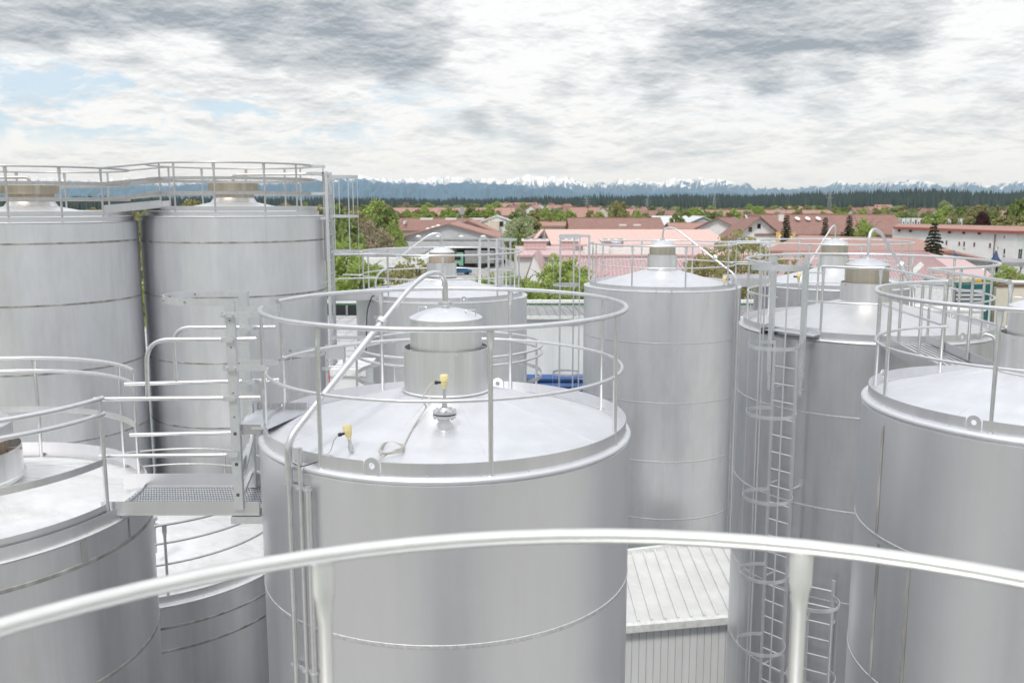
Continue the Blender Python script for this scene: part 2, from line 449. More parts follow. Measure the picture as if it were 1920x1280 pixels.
# ------------------------------------------------------------------ tanks
TWO = 2 * math.pi
def post_mb(mb, x, y, ang, z0, z1, r=.021, flat=True):
    """round upright whose top is pressed flat and wide under the handrail"""
    t = Vector((-math.sin(ang), math.cos(ang), 0)); nrm = Vector((math.cos(ang), math.sin(ang), 0))
    n = 12
    secs = [(z0, r, r), (z1 - .17, r, r), (z1 - .115, r * 1.25, r * .7), (z1 - .09, r * 1.55, r * .42), (z1, r * 1.6, r * .38)] if flat else [(z0, r, r), (z1, r, r)]
    vs = []
    for z_, a, b in secs:
        for k in range(n):
            q = 2 * math.pi * k / n
            vs.append(Vector((x, y, z_)) + t * (a * math.cos(q)) + nrm * (b * math.sin(q)))
    fs = []
    for i in range(len(secs) - 1):
        for k in range(n): fs.append((i * n + k, i * n + (k + 1) % n, (i + 1) * n + (k + 1) % n, (i + 1) * n + k))
    mb.add(vs, fs, True)
    return mb
def curved_plate(mb, c, r, z0, z1, a0, a1, th=.006, n=None):
    n = n or max(8, int(abs(a1 - a0) / .045))
    full = abs(a1 - a0 - 2 * math.pi) < 1e-6
    prof = [(r - th / 2, z0), (r + th / 2, z0), (r + th / 2, z1), (r - th / 2, z1), (r - th / 2, z0)]
    mb.lathe(prof, c, n, a0, a1, False)
    if not full:
        for a in (a0, a1):
            ca, sa = math.cos(a), math.sin(a)
            vs = [(c[0] + q * ca, c[1] + q * sa, z_) for q, z_ in prof[:4]]
            mb.add(vs, [(0, 1, 2, 3)])
    return mb

def railing(t, c, rings, spans, posts, zfoot, mat='rail_steel', pr=.0212, mr=.0145, post_r=None, foot_r=.019, post_mat=None):
    """rings: list of (kind, radius, z, tube radius); spans: dict kind -> list of (a0,a1)"""
    r = MB(); top = rings[0]
    R0, Z0 = top[1], top[2]
    for a0, a1 in spans['top']:
        r.tube(arc(c, R0, Z0, a0, a1), top[3], 12, closed=False)
    rail = r.build('railing', mat, t)
    for kind, R, Z, q in rings[1:]:
        for a0, a1 in spans.get(kind, spans['top']):
            m = MB()
            if kind == 'bar': curved_plate(m, c, R, Z - .03, Z + .03, a0, a1, .010)
            else: m.tube(arc(c, R, Z, a0, a1), q, 10)
            m.build('middle_rail', mat, rail)
    pR = post_r if post_r else R0
    for a in posts:
        m = MB(); x, y = c[0] + pR * math.cos(a), c[1] + pR * math.sin(a)
        post_mb(m, x, y, a, zfoot, Z0 - top[3] * .6, foot_r)
        m.tube([(x, y, zfoot), (x, y, zfoot + .02)], foot_r * 1.5, 12)
        m.build('post', post_mat or mat, rail)
    return rail
def lug(t, c, R, z0, a, s=1.0, mat='trim_steel'):
    """lifting eye: plate with a hole, standing on the roof edge"""
    x, y = c[0] + R * math.cos(a), c[1] + R * math.sin(a)
    tv = Vector((-math.sin(a), math.cos(a), 0)); nv = Vector((math.cos(a), math.sin(a), 0)); up = Vector((0, 0, 1))
    b = Vector((x, y, z0)); w = .064 * s; hc = .072 * s; n = 24; hr = .025 * s
    outer = []; inner = []
    cc = b + up * hc
    for k in range(n):
        q = 2 * math.pi * k / n - math.pi / 2; cq, sq = math.cos(q), math.sin(q)
        if sq >= 0: o_ = cc + tv * (w * cq) + up * (w * sq)
        else:
            sc = 1 / max(abs(cq) / w, abs(sq) / hc)
            o_ = cc + tv * (sc * cq) + up * (sc * sq)
        outer.append(o_); inner.append(cc + tv * (hr * cq) + up * (hr * sq))
    th = nv * (.007 * s); vs = []
    for p in outer: vs.append(p + th)
    for p in inner: vs.append(p + th)
    for p in outer: vs.append(p - th)
    for p in inner: vs.append(p - th)
    fs = []
    for k in range(n):
        j = (k + 1) % n
        fs += [(k, j, n + j, n + k), (2 * n + k, 3 * n + k, 3 * n + j, 2 * n + j), (k, 2 * n + k, 2 * n + j, j), (n + k, n + j, 3 * n + j, 3 * n + k)]
    MB().add(vs, fs).build('lifting_lug', mat, t)

def cap_unit(t, c, zb, zc, zl, ri, ro, mat_in, mat_out, dome=.085, handles=True, mat_lid='roof_steel'):
    """roof manhole: outer collar, raised inner cylinder, domed lid"""
    m = MB(); m.lathe([(ro - .006, zb - .05), (ro, zb - .05), (ro, zc), (ro - .006, zc), (ro - .006, zb - .05)], c, 72)
    m.lathe([(ro + .003, zb), (ro + .02, zb - .012)], c, 72)
    col = m.build('collar', mat_out, t)
    m = MB(); m.lathe([(ri, zb - .05), (ri, zl - .012), (ri + .003, zl - .010), (ri + .003, zl - .002), (ri, zl)], c, 72)
    for k in range(4):
        a = k * math.pi / 2 + .3
        x, y = c[0] + (ri + ro) / 2 * math.cos(a), c[1] + (ri + ro) / 2 * math.sin(a)
        m.box((x, y, zc - .03), (ro - ri + .02, .03, .02), a)
    m.build('inner_cylinder', mat_in, col)
    m = MB(); prof = [(ri + .004, zl - .008), (ri + .006, zl)]
    for i in range(13):
        q = i / 12; prof.append((ri * (1 - q), zl + .006 + dome * (1 - (1 - q) ** 2) ** 1.0 * .98))
    m.lathe(prof, c, 72)
    lid = m.build('lid', mat_lid, col)
    if handles:
        for a in (R_(150), R_(-28)):
            m = MB(); x, y = c[0] + ri * .80 * math.cos(a), c[1] + ri * .80 * math.sin(a)
            tv = Vector((-math.sin(a) * .3 + .7, math.cos(a) * .3, 0)).normalized() * .045
            b = Vector((x, y, zl + dome * .28))
            m.tube(bend([b - tv, b - tv + Vector((0, 0, .055)), b + tv + Vector((0, 0, .055)), b + tv], .015, 4), .005, 8)
            m.build('handle', 'rail_steel', col)
    return col

def vent_pipe(t, pts, r1, split=None, r2=None, mat='rail_steel', flange_z=None, c=None, ctr=None, bendr=.22):
    pp = bend(pts, bendr, 10)
    m = MB(); m.tube(pp, r1, 14)
    vp = m.build('vent_pipe', mat, t)
    if flange_z is not None:
        m = MB(); x, y = c
        m.tube([(x, y, flange_z - .07), (x, y, flange_z - .012)], r1 * 1.25, 16)
        m.lathe([(r1, flange_z - .022), (r1 * 1.9, flange_z - .02), (r1 * 2.15, flange_z), (r1 * 1.9, flange_z + .02), (r1, flange_z + .022)], c, 28)
        m.box((x + r1 * 2.3, y, flange_z), (.03, .02, .03)); m.box((x - r1 * 2.3, y, flange_z), (.03, .02, .03))
        m.lathe([(r1 * 1.2, flange_z - .085), (r1 * 2.0, flange_z - .095)], c, 24)
        m.build('pipe_clamp', mat, vp)
    return vp

def tank(name, label, c, Rt, Rm, Rc, Rs, zt, zm, zct, zr, top_spans, posts, seams, cap=None, mats=None, group=None, curb_h=.098,
         lugs=(), rail_mat='rail_steel', curb_spans=None, ground=0.0, roofr=None, extra_rings=None, post_r=None, pr=.0212, slope_z=None, rings=None):
    """Rt,Rm,Rc,Rs radii of handrail, middle rail, toe board, shell; z relative to the eye"""
    M = dict(shell='shell_steel', roof='roof_steel', trim='trim_steel', cap_in='cap_steel', cap_out='cap_steel')
    if mats: M.update(mats)
    t = thing(name, label, 'tank', (c[0], c[1], ground), group)
    zt, zm, zct, zr = zt + CZ, zm + CZ, zct + CZ, zr + CZ
    ze = zct - curb_h - .012            # roof level at the toe board
    zb = slope_z + CZ if slope_z is not None else ze + (Rc - .38) * .27
    MB().lathe([(Rs, ground), (Rs, zr)], c, 160).build('shell', M['shell'], t)
    # rolled roof edge
    prof = [(Rs, zr - .004)]
    for i in range(9):
        q = math.pi * (-.35 + 1.0 * i / 8)
        prof.append((Rs - .034 + .042 * math.cos(q), (zr + ze) / 2 + .004 + (ze - zr) * .52 * math.sin(q)))
    prof.append((Rc - .03, ze + .004))
    MB().lathe(prof, c, 160).build('rolled_rim', M.get('rim', M['roof']), t)
    rb = cap['ro'] if cap else .02
    pr_ = [(Rc - .02, ze), (Rc - .10, ze + .012), (rb + (Rc - rb) * .5, ze + (zb - ze) * .5), (rb + .01, zb), (rb - .03, zb + .006)]
    MB().lathe(pr_, c, 160).build('roof', M['roof'], t)
    for k in range(8):
        a = .4 + k * TWO / 8 + .13 * math.sin(k * 5.1)
        if math.cos(a - math.atan2(-c[1], -c[0])) < -.75: continue
        ca_, sa_ = math.cos(a), math.sin(a); m = MB()
        q0 = Vector((c[0] + (rb + .03) * ca_, c[1] + (rb + .03) * sa_, zb - .006 + .004)); q1 = Vector((c[0] + (Rc - .11) * ca_, c[1] + (Rc - .11) * sa_, ze + .012 + .004 + .002))
        m.beam(q0, q1, .010, .006); m.build('roof_seam', M['roof'], t)
    for zs in seams:
        m = MB(); zz = zs + CZ
        m.lathe([(Rs, zz - .022), (Rs + .003, zz - .018), (Rs + .003, zz + .006), (Rs + .005, zz + .008), (Rs + .005, zz + .013), (Rs, zz + .016)], c, 160)
        m.build('weld_seam', M.get('seam', 'weld_bead'), t)
    # toe board
    m = MB()
    if lugs and not curb_spans:
        la = sorted(a % TWO for a in lugs); g_ = .072 / Rc
        curb_spans = [(la[i] + g_, (la[i + 1] if i + 1 < len(la) else la[0] + TWO) - g_) for i in range(len(la))]
    for a0, a1 in (curb_spans or [(0, 2 * math.pi)]): curved_plate(m, c, Rc, zct - curb_h, zct, a0, a1, .007)
    tb = m.build('toe_board', M['trim'], t)
    for k in range(26):
        a = k / 26 * 2 * math.pi + .1; x, y = c[0] + (Rc + .006) * math.cos(a), c[1] + (Rc + .006) * math.sin(a)
        if math.cos(a - math.atan2(-c[1], -c[0])) > -.2: MB().box((x, y, zct - curb_h - .006), (.012, .012, .022), a).build('bracket', 'galvanised', tb)
    if top_spans:
        rr = rings or [('top', Rt, zt, pr), ('mid', Rm, zm, pr * .7)]
        rr = [(k, a, (b if b > 0 and b > 2 else b + CZ), q) for k, a, b, q in rr]
        railing(t, c, rr, {'top': top_spans}, posts, ze - .005, rail_mat, post_r=post_r, foot_r=pr * .9)
    for a in lugs: lug(t, c, Rc + .004, ze + .005, a, 1.0, M['trim'])
    if cap: cap_unit(t, c, cap['zb'] + CZ, cap['zc'] + CZ, cap['zl'] + CZ, cap['ri'], cap['ro'], M['cap_in'], M['cap_out'], cap.get('dome', .085), True, M.get('lid', 'roof_steel'))
    return t, ze, zb

def RA(c, r, z_, px, near=True): return ring_ang(c, r, z_ + CZ, px, near)
GRP = 'steel tanks of the tank farm'

# ---- A: centre
cA = (-.594, 8.086)
g1 = RA(cA, 1.609, -.897, 520, False); g0 = RA(cA, 1.609, -.897, 490, False)
spA = span(g0, g1)
pA = [g0 + .03, g1 - .04, RA(cA, 1.609, -.897, 594), RA(cA, 1.609, -.897, 919), RA(cA, 1.609, -.897, 1156),
      RA(cA, 1.609, -.897, 1131, False), RA(cA, 1.609, -.897, 957, False), RA(cA, 1.609, -.897, 714, False)]
tA, zeA, zbA = tank('storage_tank', 'large steel tank in the middle with two yellow sensors on its white roof', cA, 1.609, 1.580, 1.619, 1.660,
    -.897, -1.432, -1.892, -2.056, [spA], pA, [-3.31, -4.81, -6.31], dict(zb=-1.645, zc=-1.27, zl=-1.006, ri=.323, ro=.383),
    dict(shell='shell_steel'), GRP, lugs=[RA(cA, 1.62, -1.9, 698), RA(cA, 1.62, -1.9, 933, False), RA(cA, 1.62, -1.9, 534, False)])
aV = RA(cA, 1.72, -2.0, 541)
pv = Vector((cA[0] + 1.72 * math.cos(aV), cA[1] + 1.72 * math.sin(aV), 0))
ctr = Vector((cA[0], cA[1], 0))
def along(c, p, t_, z_): return Vector((c[0] + (p.x - c[0]) * t_, c[1] + (p.y - c[1]) * t_, z_ + CZ))
z0 = -.915
vp = vent_pipe(tA, [along(cA, pv, 0, z0), along(cA, pv, 0.0, -.60), along(cA, pv, .17, -.60), along(cA, pv, .45, -1.0)], .0225, mat='rail_steel', flange_z=z0 + .03 + CZ, c=cA, bendr=.30)
m = MB(); m.tube(bend([along(cA, pv, .44, -.985), along(cA, pv, 1.0, -1.80), along(cA, pv, 1.0, -2.20)], .12, 8), .030, 14)
m.tube([along(cA, pv, 1.0, -2.2), along(cA, pv, 1.0, -13)], .026, 12)
m.build('downpipe', 'rail_steel', vp)
m = MB(); a_, b_ = along(cA, pv, .43, -.97), along(cA, pv, .46, -1.015)
dd = (b_ - a_).normalized(); m.tube([a_ - dd * .012, a_ + dd * .03], .052, 16); m.box(tuple(a_ + dd * .02 + Vector((.05, 0, -.03))), (.05, .02, .03)); m.box(tuple(a_ + Vector((-.05, 0, .03))), (.04, .02, .02))
m.build('pipe_clamp', 'rail_steel', vp)
for k, (dx, r_, ztop, mt) in enumerate([(563, .021, -1.845, 'rail_steel'), (577, .024, -2.13, 'rail_steel')]):
    a = RA(cA, 1.71, -2.0, dx); x, y = cA[0] + 1.71 * math.cos(a), cA[1] + 1.71 * math.sin(a)
    m = MB(); m.tube([(x, y, 0), (x, y, CZ + ztop)], r_, 12)
    if k == 0: m.tube([(x, y, CZ + ztop - .045), (x, y, CZ + ztop + .004)], r_ * 1.15, 12)
    m.build('conduit_pipe', mt, tA)
for k in range(3):
    zz = CZ - 2.17 - k * 1.5; m = MB()
    for px in (541, 562, 577):
        a = RA(cA, 1.70, -2.0, px); x, y = cA[0] + 1.705 * math.cos(a), cA[1] + 1.705 * math.sin(a)
        m.tube([(x, y, zz), (x, y, zz + .018)], .037, 12)
        if px > 541: m.beam((x0_, y0_, zz + .009), (x, y, zz + .009), .018, .02)
        x0_, y0_ = x, y
    m.build('pipe_bracket', 'trim_steel', tA)
def sensor(parent, base, ax, mat='yellow_plastic', stem=.10, s=1.0, gland=(-1, 0, .1)):
    base = Vector(base); ax = Vector(ax).normalized(); m = MB()
    m.tube([base - ax * .02, base + ax * stem * .35], .022 * s, 12); m.tube([base + ax * stem * .3, base + ax * stem], .014 * s, 12)
    st = m.build('sensor_stem', 'trim_steel', parent)
    m = MB(); h0 = base + ax * stem
    m.tube([h0, h0 + ax * .022 * s, h0 + ax * .03 * s, h0 + ax * .055 * s, h0 + ax * .06 * s, h0 + ax * .10 * s, h0 + ax * .108 * s],
           [.017 * s, .019 * s, .026 * s, .028 * s, .033 * s, .034 * s, .028 * s], 18)
    m.build('sensor_head', mat, parent)
    m = MB(); g = Vector(gland).normalized(); p0 = h0 + ax * .05 * s
    m.tube([p0, p0 + g * .05 * s, p0 + g * .052 * s, p0 + g * .075 * s], [.010 * s, .010 * s, .015 * s, .013 * s], 12)
    m.build('cable_gland', 'black_rubber', parent)
    return p0 + g * .075 * s
# flanged nozzle with the radar sensor
b = at(834, 800, 7.215); m0 = Vector((b.x, b.y, b.z))
se = bpy.data.objects.new('sensor_unit', None); scene.collection.objects.link(se); se.parent = tA; se.location = (0, 0, 0); ORG[se.name] = ORG[tA.name]
m = MB(); q = (m0.x, m0.y)
m.lathe([(.062, m0.z - .02), (.058, m0.z + .03), (.040, m0.z + .068), (.038, m0.z + .09)], q, 32); m.build('nozzle', 'rail_steel', se)
m = MB(); m.lathe([(.0, m0.z + .085), (.096, m0.z + .085), (.098, m0.z + .095), (.098, m0.z + .108), (.03, m0.z + .110)], q, 40)
m.lathe([(.03, m0.z + .118), (.098, m0.z + .118), (.098, m0.z + .138), (.05, m0.z + .141), (.034, m0.z + .165), (.0, m0.z + .167)], q, 40); m.build('flange', 'trim_steel', se)
MB().lathe([(.02, m0.z + .109), (.090, m0.z + .109), (.090, m0.z + .119), (.02, m0.z + .119)], q, 32).build('gasket', 'black_rubber', se)
m = MB()
for k in range(8):
    a = k * math.pi / 4 + .2; x, y = q[0] + .078 * math.cos(a), q[1] + .078 * math.sin(a)
    m.tube([(x, y, m0.z + .068), (x, y, m0.z + .152)], .008, 6); m.tube([(x, y, m0.z + .07), (x, y, m0.z + .084)], .014, 6); m.tube([(x, y, m0.z + .139), (x, y, m0.z + .150)], .014, 6)
m.build('bolt_set', 'trim_steel', se)
g1_ = sensor(se, (q[0], q[1], m0.z + .19), (0.0, 0, 1), stem=.13, gland=(-1, -.1, -.05), s=1.05)
se2 = bpy.data.objects.new('sensor_unit', None); scene.collection.objects.link(se2); se2.parent = tA; ORG[se2.name] = ORG[tA.name]
b2 = at(658, 840, 6.93)
g2_ = sensor(se2, b2, (-.16, .05, 1), stem=.075, s=1.05, gland=(-1, -.1, -.25))
# cables
def roofz(x, y, c=cA, ze=None, zb=None, Rc=1.619, rb=.383):
    r = math.hypot(x - c[0], y - c[1]); q = min(1, max(0, (Rc - r) / (Rc - rb))); return ze + (zb - ze) * q
rz = lambda x, y: roofz(x, y, cA, zeA, zbA)
def onroof(px, py, lift=.006):
    Y = 7.2
    for _ in range(12):
        p = at(px, py, Y); dz = rz(p.x, p.y) + lift - p.z; Y -= dz * 3.2
    p = at(px, py, Y); return Vector((p.x, p.y, rz(p.x, p.y) + lift))
cc = onroof(733, 843)
pts = [g1_, g1_ + Vector((-.05, -.01, -.03)), g1_ + Vector((-.10, -.1, -.12)), onroof(800, 762, .05), onroof(775, 800), onroof(760, 828)]
for k in range(34):
    a = .2 - k * .42; rad = .088 + .012 * math.sin(k * 1.3) ; pts.append(Vector((cc.x + rad * 1.05 * math.cos(a), cc.y + rad * 1.65 * math.sin(a), rz(cc.x, cc.y) + .008 + .0012 * k * .6)))
pts += [onroof(716, 858, .012), onroof(703, 866, .012)]
MB().tube(bend(pts, .05, 3), .0068, 8).build('cable_coil', 'cable_grey', tA)
m = MB(); m.tube([onroof(806, 745, .035), onroof(804, 752, .03)], .012, 8); m.build('cable_tie', 'cable_grey', tA)
m = MB(); m.tube(bend([g2_, g2_ + Vector((-.03, -.02, -.03)), onroof(620, 846, .03), onroof(612, 853, .01), onroof(600, 848, .008), onroof(585, 853, .01), onroof(577, 858, .02)], .03, 4), .004, 8)
m.tube(bend([onroof(612, 851, .01), onroof(622, 854, .01), onroof(636, 862, .02)], .02, 4), .004, 8)
m.build('cable', 'cable_grey', tA)
# drip plates / roof crease strips on the near left
m = MB(); m.tube([onroof(600, 770, .005), onroof(560, 790, .005)], .003, 6); m.build('roof_crease', 'roof_steel', tA)
m = MB(); aa = [RA(cA, 1.64, -2.0, 553), RA(cA, 1.64, -2.0, 640)]
m.tube(bend([Vector((cA[0] + 1.66 * math.cos(aa[0]), cA[1] + 1.66 * math.sin(aa[0]), CZ - 2.0)), Vector((cA[0] + 1.75 * math.cos((aa[0] * 1.2 + aa[1] * .8) / 2), cA[1] + 1.72 * math.sin((aa[0] * 1.2 + aa[1] * .8) / 2), CZ - 1.98)), Vector((cA[0] + 1.61 * math.cos((aa[0] + aa[1]) / 2), cA[1] + 1.61 * math.sin((aa[0] + aa[1]) / 2), CZ - 1.955))], .04, 4), .004, 6)
m.build('cable', 'black_rubber', tA)

# ---- E: front right
cE = (5.357, 8.957)
e0 = RA(cE, 1.625, -.896, 1890, False); e1 = RA(cE, 1.625, -.896, 1779, False)
tE, zeE, zbE = tank('storage_tank', 'large smooth steel tank cut off by the right edge, nearest on the right', cE, 1.625, 1.60, 1.64, 1.706,
    -.896, -1.422, -1.891, -2.07, [span(e1, e0)], [e1 + .02, e0 - .02, RA(cE, 1.625, -.896, 1652, False), RA(cE, 1.625, -.896, 1671), RA(cE, 1.625, -.896, 1876)],
    [-3.3, -4.8, -6.3], dict(zb=-1.645, zc=-1.28, zl=-1.01, ri=.37, ro=.437), None, GRP,
    lugs=[RA(cE, 1.64, -1.9, 1827), RA(cE, 1.64, -1.9, 1656, False)])
for (px, za, zb_) in ((1654, -2.16, -3.27), (1697, -3.34, -6.2), (1742, -4.84, -6.28), (1640, -3.36, -4.78)):
    a = RA(cE, 1.71, -2.3 if za > -3 else -4, px); m = MB(); curved_plate(m, cE, 1.712, zb_ + CZ, za + CZ, a - .011, a + .011, .004, 2); m.build('joint_strip', 'weld_dark', tE)

# ---- D: ladder tank, right
cD = (5.96, 15.225)
d0 = RA(cD, 1.967, -.936, 1660); d1 = RA(cD, 1.967, -.936, 1740)
dl0 = RA(cD, 1.967, -.936, 1458); dl1 = RA(cD, 1.967, -.936, 1541)
pD = [RA(cD, 1.967, -.936, x, n) for x, n in ((1405, False), (1427, True), (1545, True), (1652, True), (1747, True), (1803, True), (1848, True), (1863, False), (1790, False), (1712, False), (1536, False), (1445, False))]
tD, zeD, zbD = tank('storage_tank', 'steel tank on the right with a long caged ladder down its side', cD, 1.967, 1.925, 1.978, 2.050,
    -.936, -1.478, -1.930, -2.084, [span(d1, dl0), span(dl1, d0)], pD, [-3.2, -4.68, -6.15, -7.6], dict(zb=-1.62, zc=-1.30, zl=-1.01, ri=.35, ro=.41, dome=.11),
    dict(shell='shell_steel_dull', roof='roof_steel_quilted', lid='trim_steel', cap_in='cap_steel_stained', seam='weld_bead'), GRP,
    lugs=[RA(cD, 1.978, -1.9, 1440), RA(cD, 1.978, -1.9, 1804), RA(cD, 1.978, -1.9, 1787, False)])
pq = at(1715, 585, 14.2); pq = Vector((cD[0] + 2.0 * math.cos(-.55 + .15), cD[1] + 2.0 * math.sin(-.4), 0))
a = RA(cD, 2.10, -1.6, 1714, False); pq = Vector((cD[0] + 2.1 * math.cos(a), cD[1] + 2.1 * math.sin(a), 0))
vp = vent_pipe(tD, [along(cD, pq, 0, -.9), along(cD, pq, 0, -.43), along(cD, pq, .18, -.43), along(cD, pq, 1.0, -1.55), along(cD, pq, 1.0, -13)], .027, mat='trim_steel', flange_z=-.90 + CZ, c=cD, bendr=.26)
m = MB(); a_ = along(cD, pq, .66, -1.06); b_ = along(cD, pq, .72, -1.147); m.tube([a_, b_], .06, 14); m.build('pipe_clamp', 'rail_steel', vp)
m = MB(); a = RA(cD, 2.06, -2.1, 1846); x, y = cD[0] + 2.0 * math.cos(a), cD[1] + 2.0 * math.sin(a)
m.tube(bend([(x, y, CZ - 2.03), (x + .02, y - .02, CZ - 1.93), (x + .16, y - .10, CZ - 1.98), (x + .17, y - .11, CZ - 2.5)], .1, 6), .022, 10); m.build('drain_hose', 'trim_steel', tD)

def ladder(parent, c, R, a, z0, z1, w, hoops, cage_r, ext=None, rung=.28, mat='galvanised', nbars=5, off=.17, bars_z=None, hoop_h=.055, st=(.05, .025), hoop_dir=None, ext_w=None, stand=True, rung_top=None):
    """caged ladder: parts of a tank; a = outward direction"""
    nv = Vector((math.cos(a), math.sin(a), 0)); tv = Vector((-math.sin(a), math.cos(a), 0))
    p = Vector((c[0], c[1], 0)) + nv * (R + off)
    m = MB()
    lad = bpy.data.objects.new('ladder', None); scene.collection.objects.link(lad); lad.parent = parent; ORG[lad.name] = ORG[parent.name]
    up = Vector((0, 0, 1))
    for s in (-1, 1):
        b = p + tv * (s * w / 2)
        MB().beam(b + up * z0, b + up * z1, st[0], st[1], nv).build('stile', mat, lad)
    k = 0; zz = z0 + .2
    while zz < (rung_top or z1) - .05:
        MB().tube([p - tv * (w / 2 + .012) + up * zz, p + tv * (w / 2 + .012) + up * zz], .013, 8).build('rung', mat, lad); zz += rung
    if ext:
        ew = ext_w or w * 1.35
        for s in (-1, 1):
            b = p + tv * (s * ew / 2)
            e = MB(); e.beam(b + up * ext[0], b + up * ext[1], st[0] * 1.5, st[1] * 2.2, nv)
            for q in range(4):
                zq = ext[0] + .12 + q * (ext[1] - ext[0] - .2) / 3
                e.box(tuple(b + up * zq + nv * (st[1] * 1.15)), (.016, .016, .016), a)
            e.build('stile_extension', mat, lad)
    hc = p + nv * (cage_r * .86)
    # cage hoops: open circle from stile to stile
    th0 = math.pi - math.asin(min(.95, (w / 2) / cage_r))
    def hp(th, zz, r_=None): return hc + (nv * math.cos(th) + tv * math.sin(th)) * (r_ or cage_r) + up * zz
    for hz in hoops:
        e = MB(); n = 36
        pts = [hp(-th0 + 2 * th0 * i / n, hz) for i in range(n + 1)]
        vs = []
        for q in pts:
            d = (q - hc); d.z = 0; d.normalize()
            for dr, dz in ((-.004, -hoop_h / 2), (.004, -hoop_h / 2), (.004, hoop_h / 2), (-.004, hoop_h / 2)): vs.append(q + d * dr + up * dz)
        fs = []
        for i in range(n):
            for j in range(4): fs.append((i * 4 + j, i * 4 + (j + 1) % 4, (i + 1) * 4 + (j + 1) % 4, (i + 1) * 4 + j))
        e.add(vs, fs); e.build('cage_hoop', mat, lad)
    if hoops and nbars:
        for i in range(nbars):
            th = -th0 * .80 + 2 * th0 * .80 * i / (nbars - 1)
            zb_, zt_ = (bars_z[i] if bars_z else (min(hoops) - .02, max(hoops) + .03))
            dirv = (nv * math.cos(th) + tv * math.sin(th))
            b = hc + dirv * (cage_r - .008)
            MB().beam(b + up * zb_, b + up * zt_, .022, .006, dirv).build('cage_bar', mat, lad)
    if stand:
        zz = z1 - .75
        while zz > max(z0, z1 - 8):
            for s in (-1, 1):
                b = p + tv * (s * (w / 2)); MB().beam(b + up * zz, b - nv * (off + .02) + up * zz, .03, .02).build('wall_bracket', mat, lad)
            zz -= 1.55
    return lad
aL = RA(cD, 2.2, -2.2, 1478)
ladder(tD, cD, 2.05, aL, 0.4, CZ - 2.10, .40, [CZ - 2.13, CZ - 3.17, CZ - 4.50, CZ - 5.75, CZ - 6.95, CZ - 8.15, CZ - 9.4], .375, ext=None, rung=.275, nbars=5, bars_z=[(CZ - 10, CZ - .92)] * 5, off=.20)
ladx = ladder(tD, cD, 2.05, aL, CZ - 2.9, CZ - .80, .56, [CZ - .93], .375, ext=(CZ - 2.62, CZ - .80), ext_w=.56, rung=9, nbars=0, off=.20, stand=False, hoop_h=.09, rung_top=CZ - 9)
m = MB()
nv = Vector((math.cos(aL), math.sin(aL), 0)); tv = Vector((-math.sin(aL), math.cos(aL), 0)); pL = Vector((cD[0], cD[1], CZ)) + nv * 2.25
for s in (-1, 1):
    for zz in (-1.02, -1.45):
        m.beam(pL + tv * (s * .28) + Vector((0, 0, zz)), pL + tv * (s * .46) - nv * .22 + Vector((0, 0, zz)), .05, .02)
m.build('strap', 'galvanised', ladx)
aL2 = RA(cD, 2.2, -6.0, 1538)
ladder(tD, cD, 2.05, aL2, 0.3, CZ - 5.72, .40, [CZ - 5.98, CZ - 7.2, CZ - 8.5], .36, rung=.275, nbars=5, off=.18, ext=None)
# step platform at the ladder head
m = MB(); b = pL - nv * .12 + Vector((0, 0, -1.965))
pp_ = [b + tv * .42 + nv * .06, b - tv * .52 + nv * .02, b - tv * .50 - nv * .30, b + tv * .34 - nv * .42]
m.prism(pp_, (0, 0, -.012)); sp_ = m.build('step_platform', 'trim_steel', tD)
m = MB()
for k in range(12):
    q = b + tv * (.30 - k * .022) - nv * .16; m.beam(q, q - nv * .12 + Vector((0, 0, .07)), .005, .03)
m.build('grating', 'galvanised', sp_)
m = MB(); m.beam(pp_[1] + Vector((0, 0, -.03)), pp_[2] + Vector((0, 0, -.03)), .10, .09); m.build('step_edge', 'joint_dark', sp_)

# ---- C: centre right rear
cC = (3.979, 24.059)
pC = [RA(cC, 1.897, -1.028, x, n) for x, n in ((1112, False), (1118, True), (1186, True), (1287, True), (1367, True), (1382, True), (1131, False), (1204, False), (1299, False))]
c0 = RA(cC, 1.897, -1.028, 1126, False); c1_ = RA(cC, 1.897, -1.028, 1112, False)
ce0 = RA(cC, 1.897, -1.028, 1384, True); ce1 = RA(cC, 1.897, -1.028, 1378, False)
tC, zeC, zbC = tank('storage_tank', 'tall steel tank right of the middle with its own caged ladder on the left', cC, 1.897, 1.875, 1.905, 2.06,
    -1.028, -1.561, -2.024, -2.15, [span(c1_, ce0), span(ce1, c0)], pC, [-3.4, -4.9, -6.4, -7.9, -9.4], dict(zb=-1.69, zc=-1.32, zl=-1.075, ri=.34, ro=.39, dome=.13),
    dict(shell='shell_steel_weathered', cap_in='cap_steel_stained', lid='trim_steel'), GRP, pr=.022)
a = RA(cC, 2.12, -2.0, 1381); pq = Vector((cC[0] + 2.12 * math.cos(a), cC[1] + 2.12 * math.sin(a), 0))
vp = vent_pipe(tC, [along(cC, pq, 0, -.94), along(cC, pq, 0, -.62), along(cC, pq, .16, -.62), along(cC, pq, 1.0, -1.80), along(cC, pq, 1.0, -13)], .023, flange_z=-.93 + CZ, c=cC, bendr=.2)
m = MB(); m.tube([along(cC, pq, .70, -1.32), along(cC, pq, .73, -1.37)], .06, 12); m.tube([along(cC, pq, 1.03, -2.1), along(cC, pq, 1.03, -13)], .03, 8); m.build('pipe_clamp', 'trim_steel', vp)
sC = bpy.data.objects.new('sensor_unit', None); scene.collection.objects.link(sC); sC.parent = tC; ORG[sC.name] = ORG[tC.name]
sb = at(1357, 535, 22.9); sensor(sC, (sb.x, sb.y, sb.z), (.1, 0, 1), stem=.06, s=1.7, gland=(1, 0, .1))
m = MB(); a = RA(cC, 2.07, -2.2, 1245)
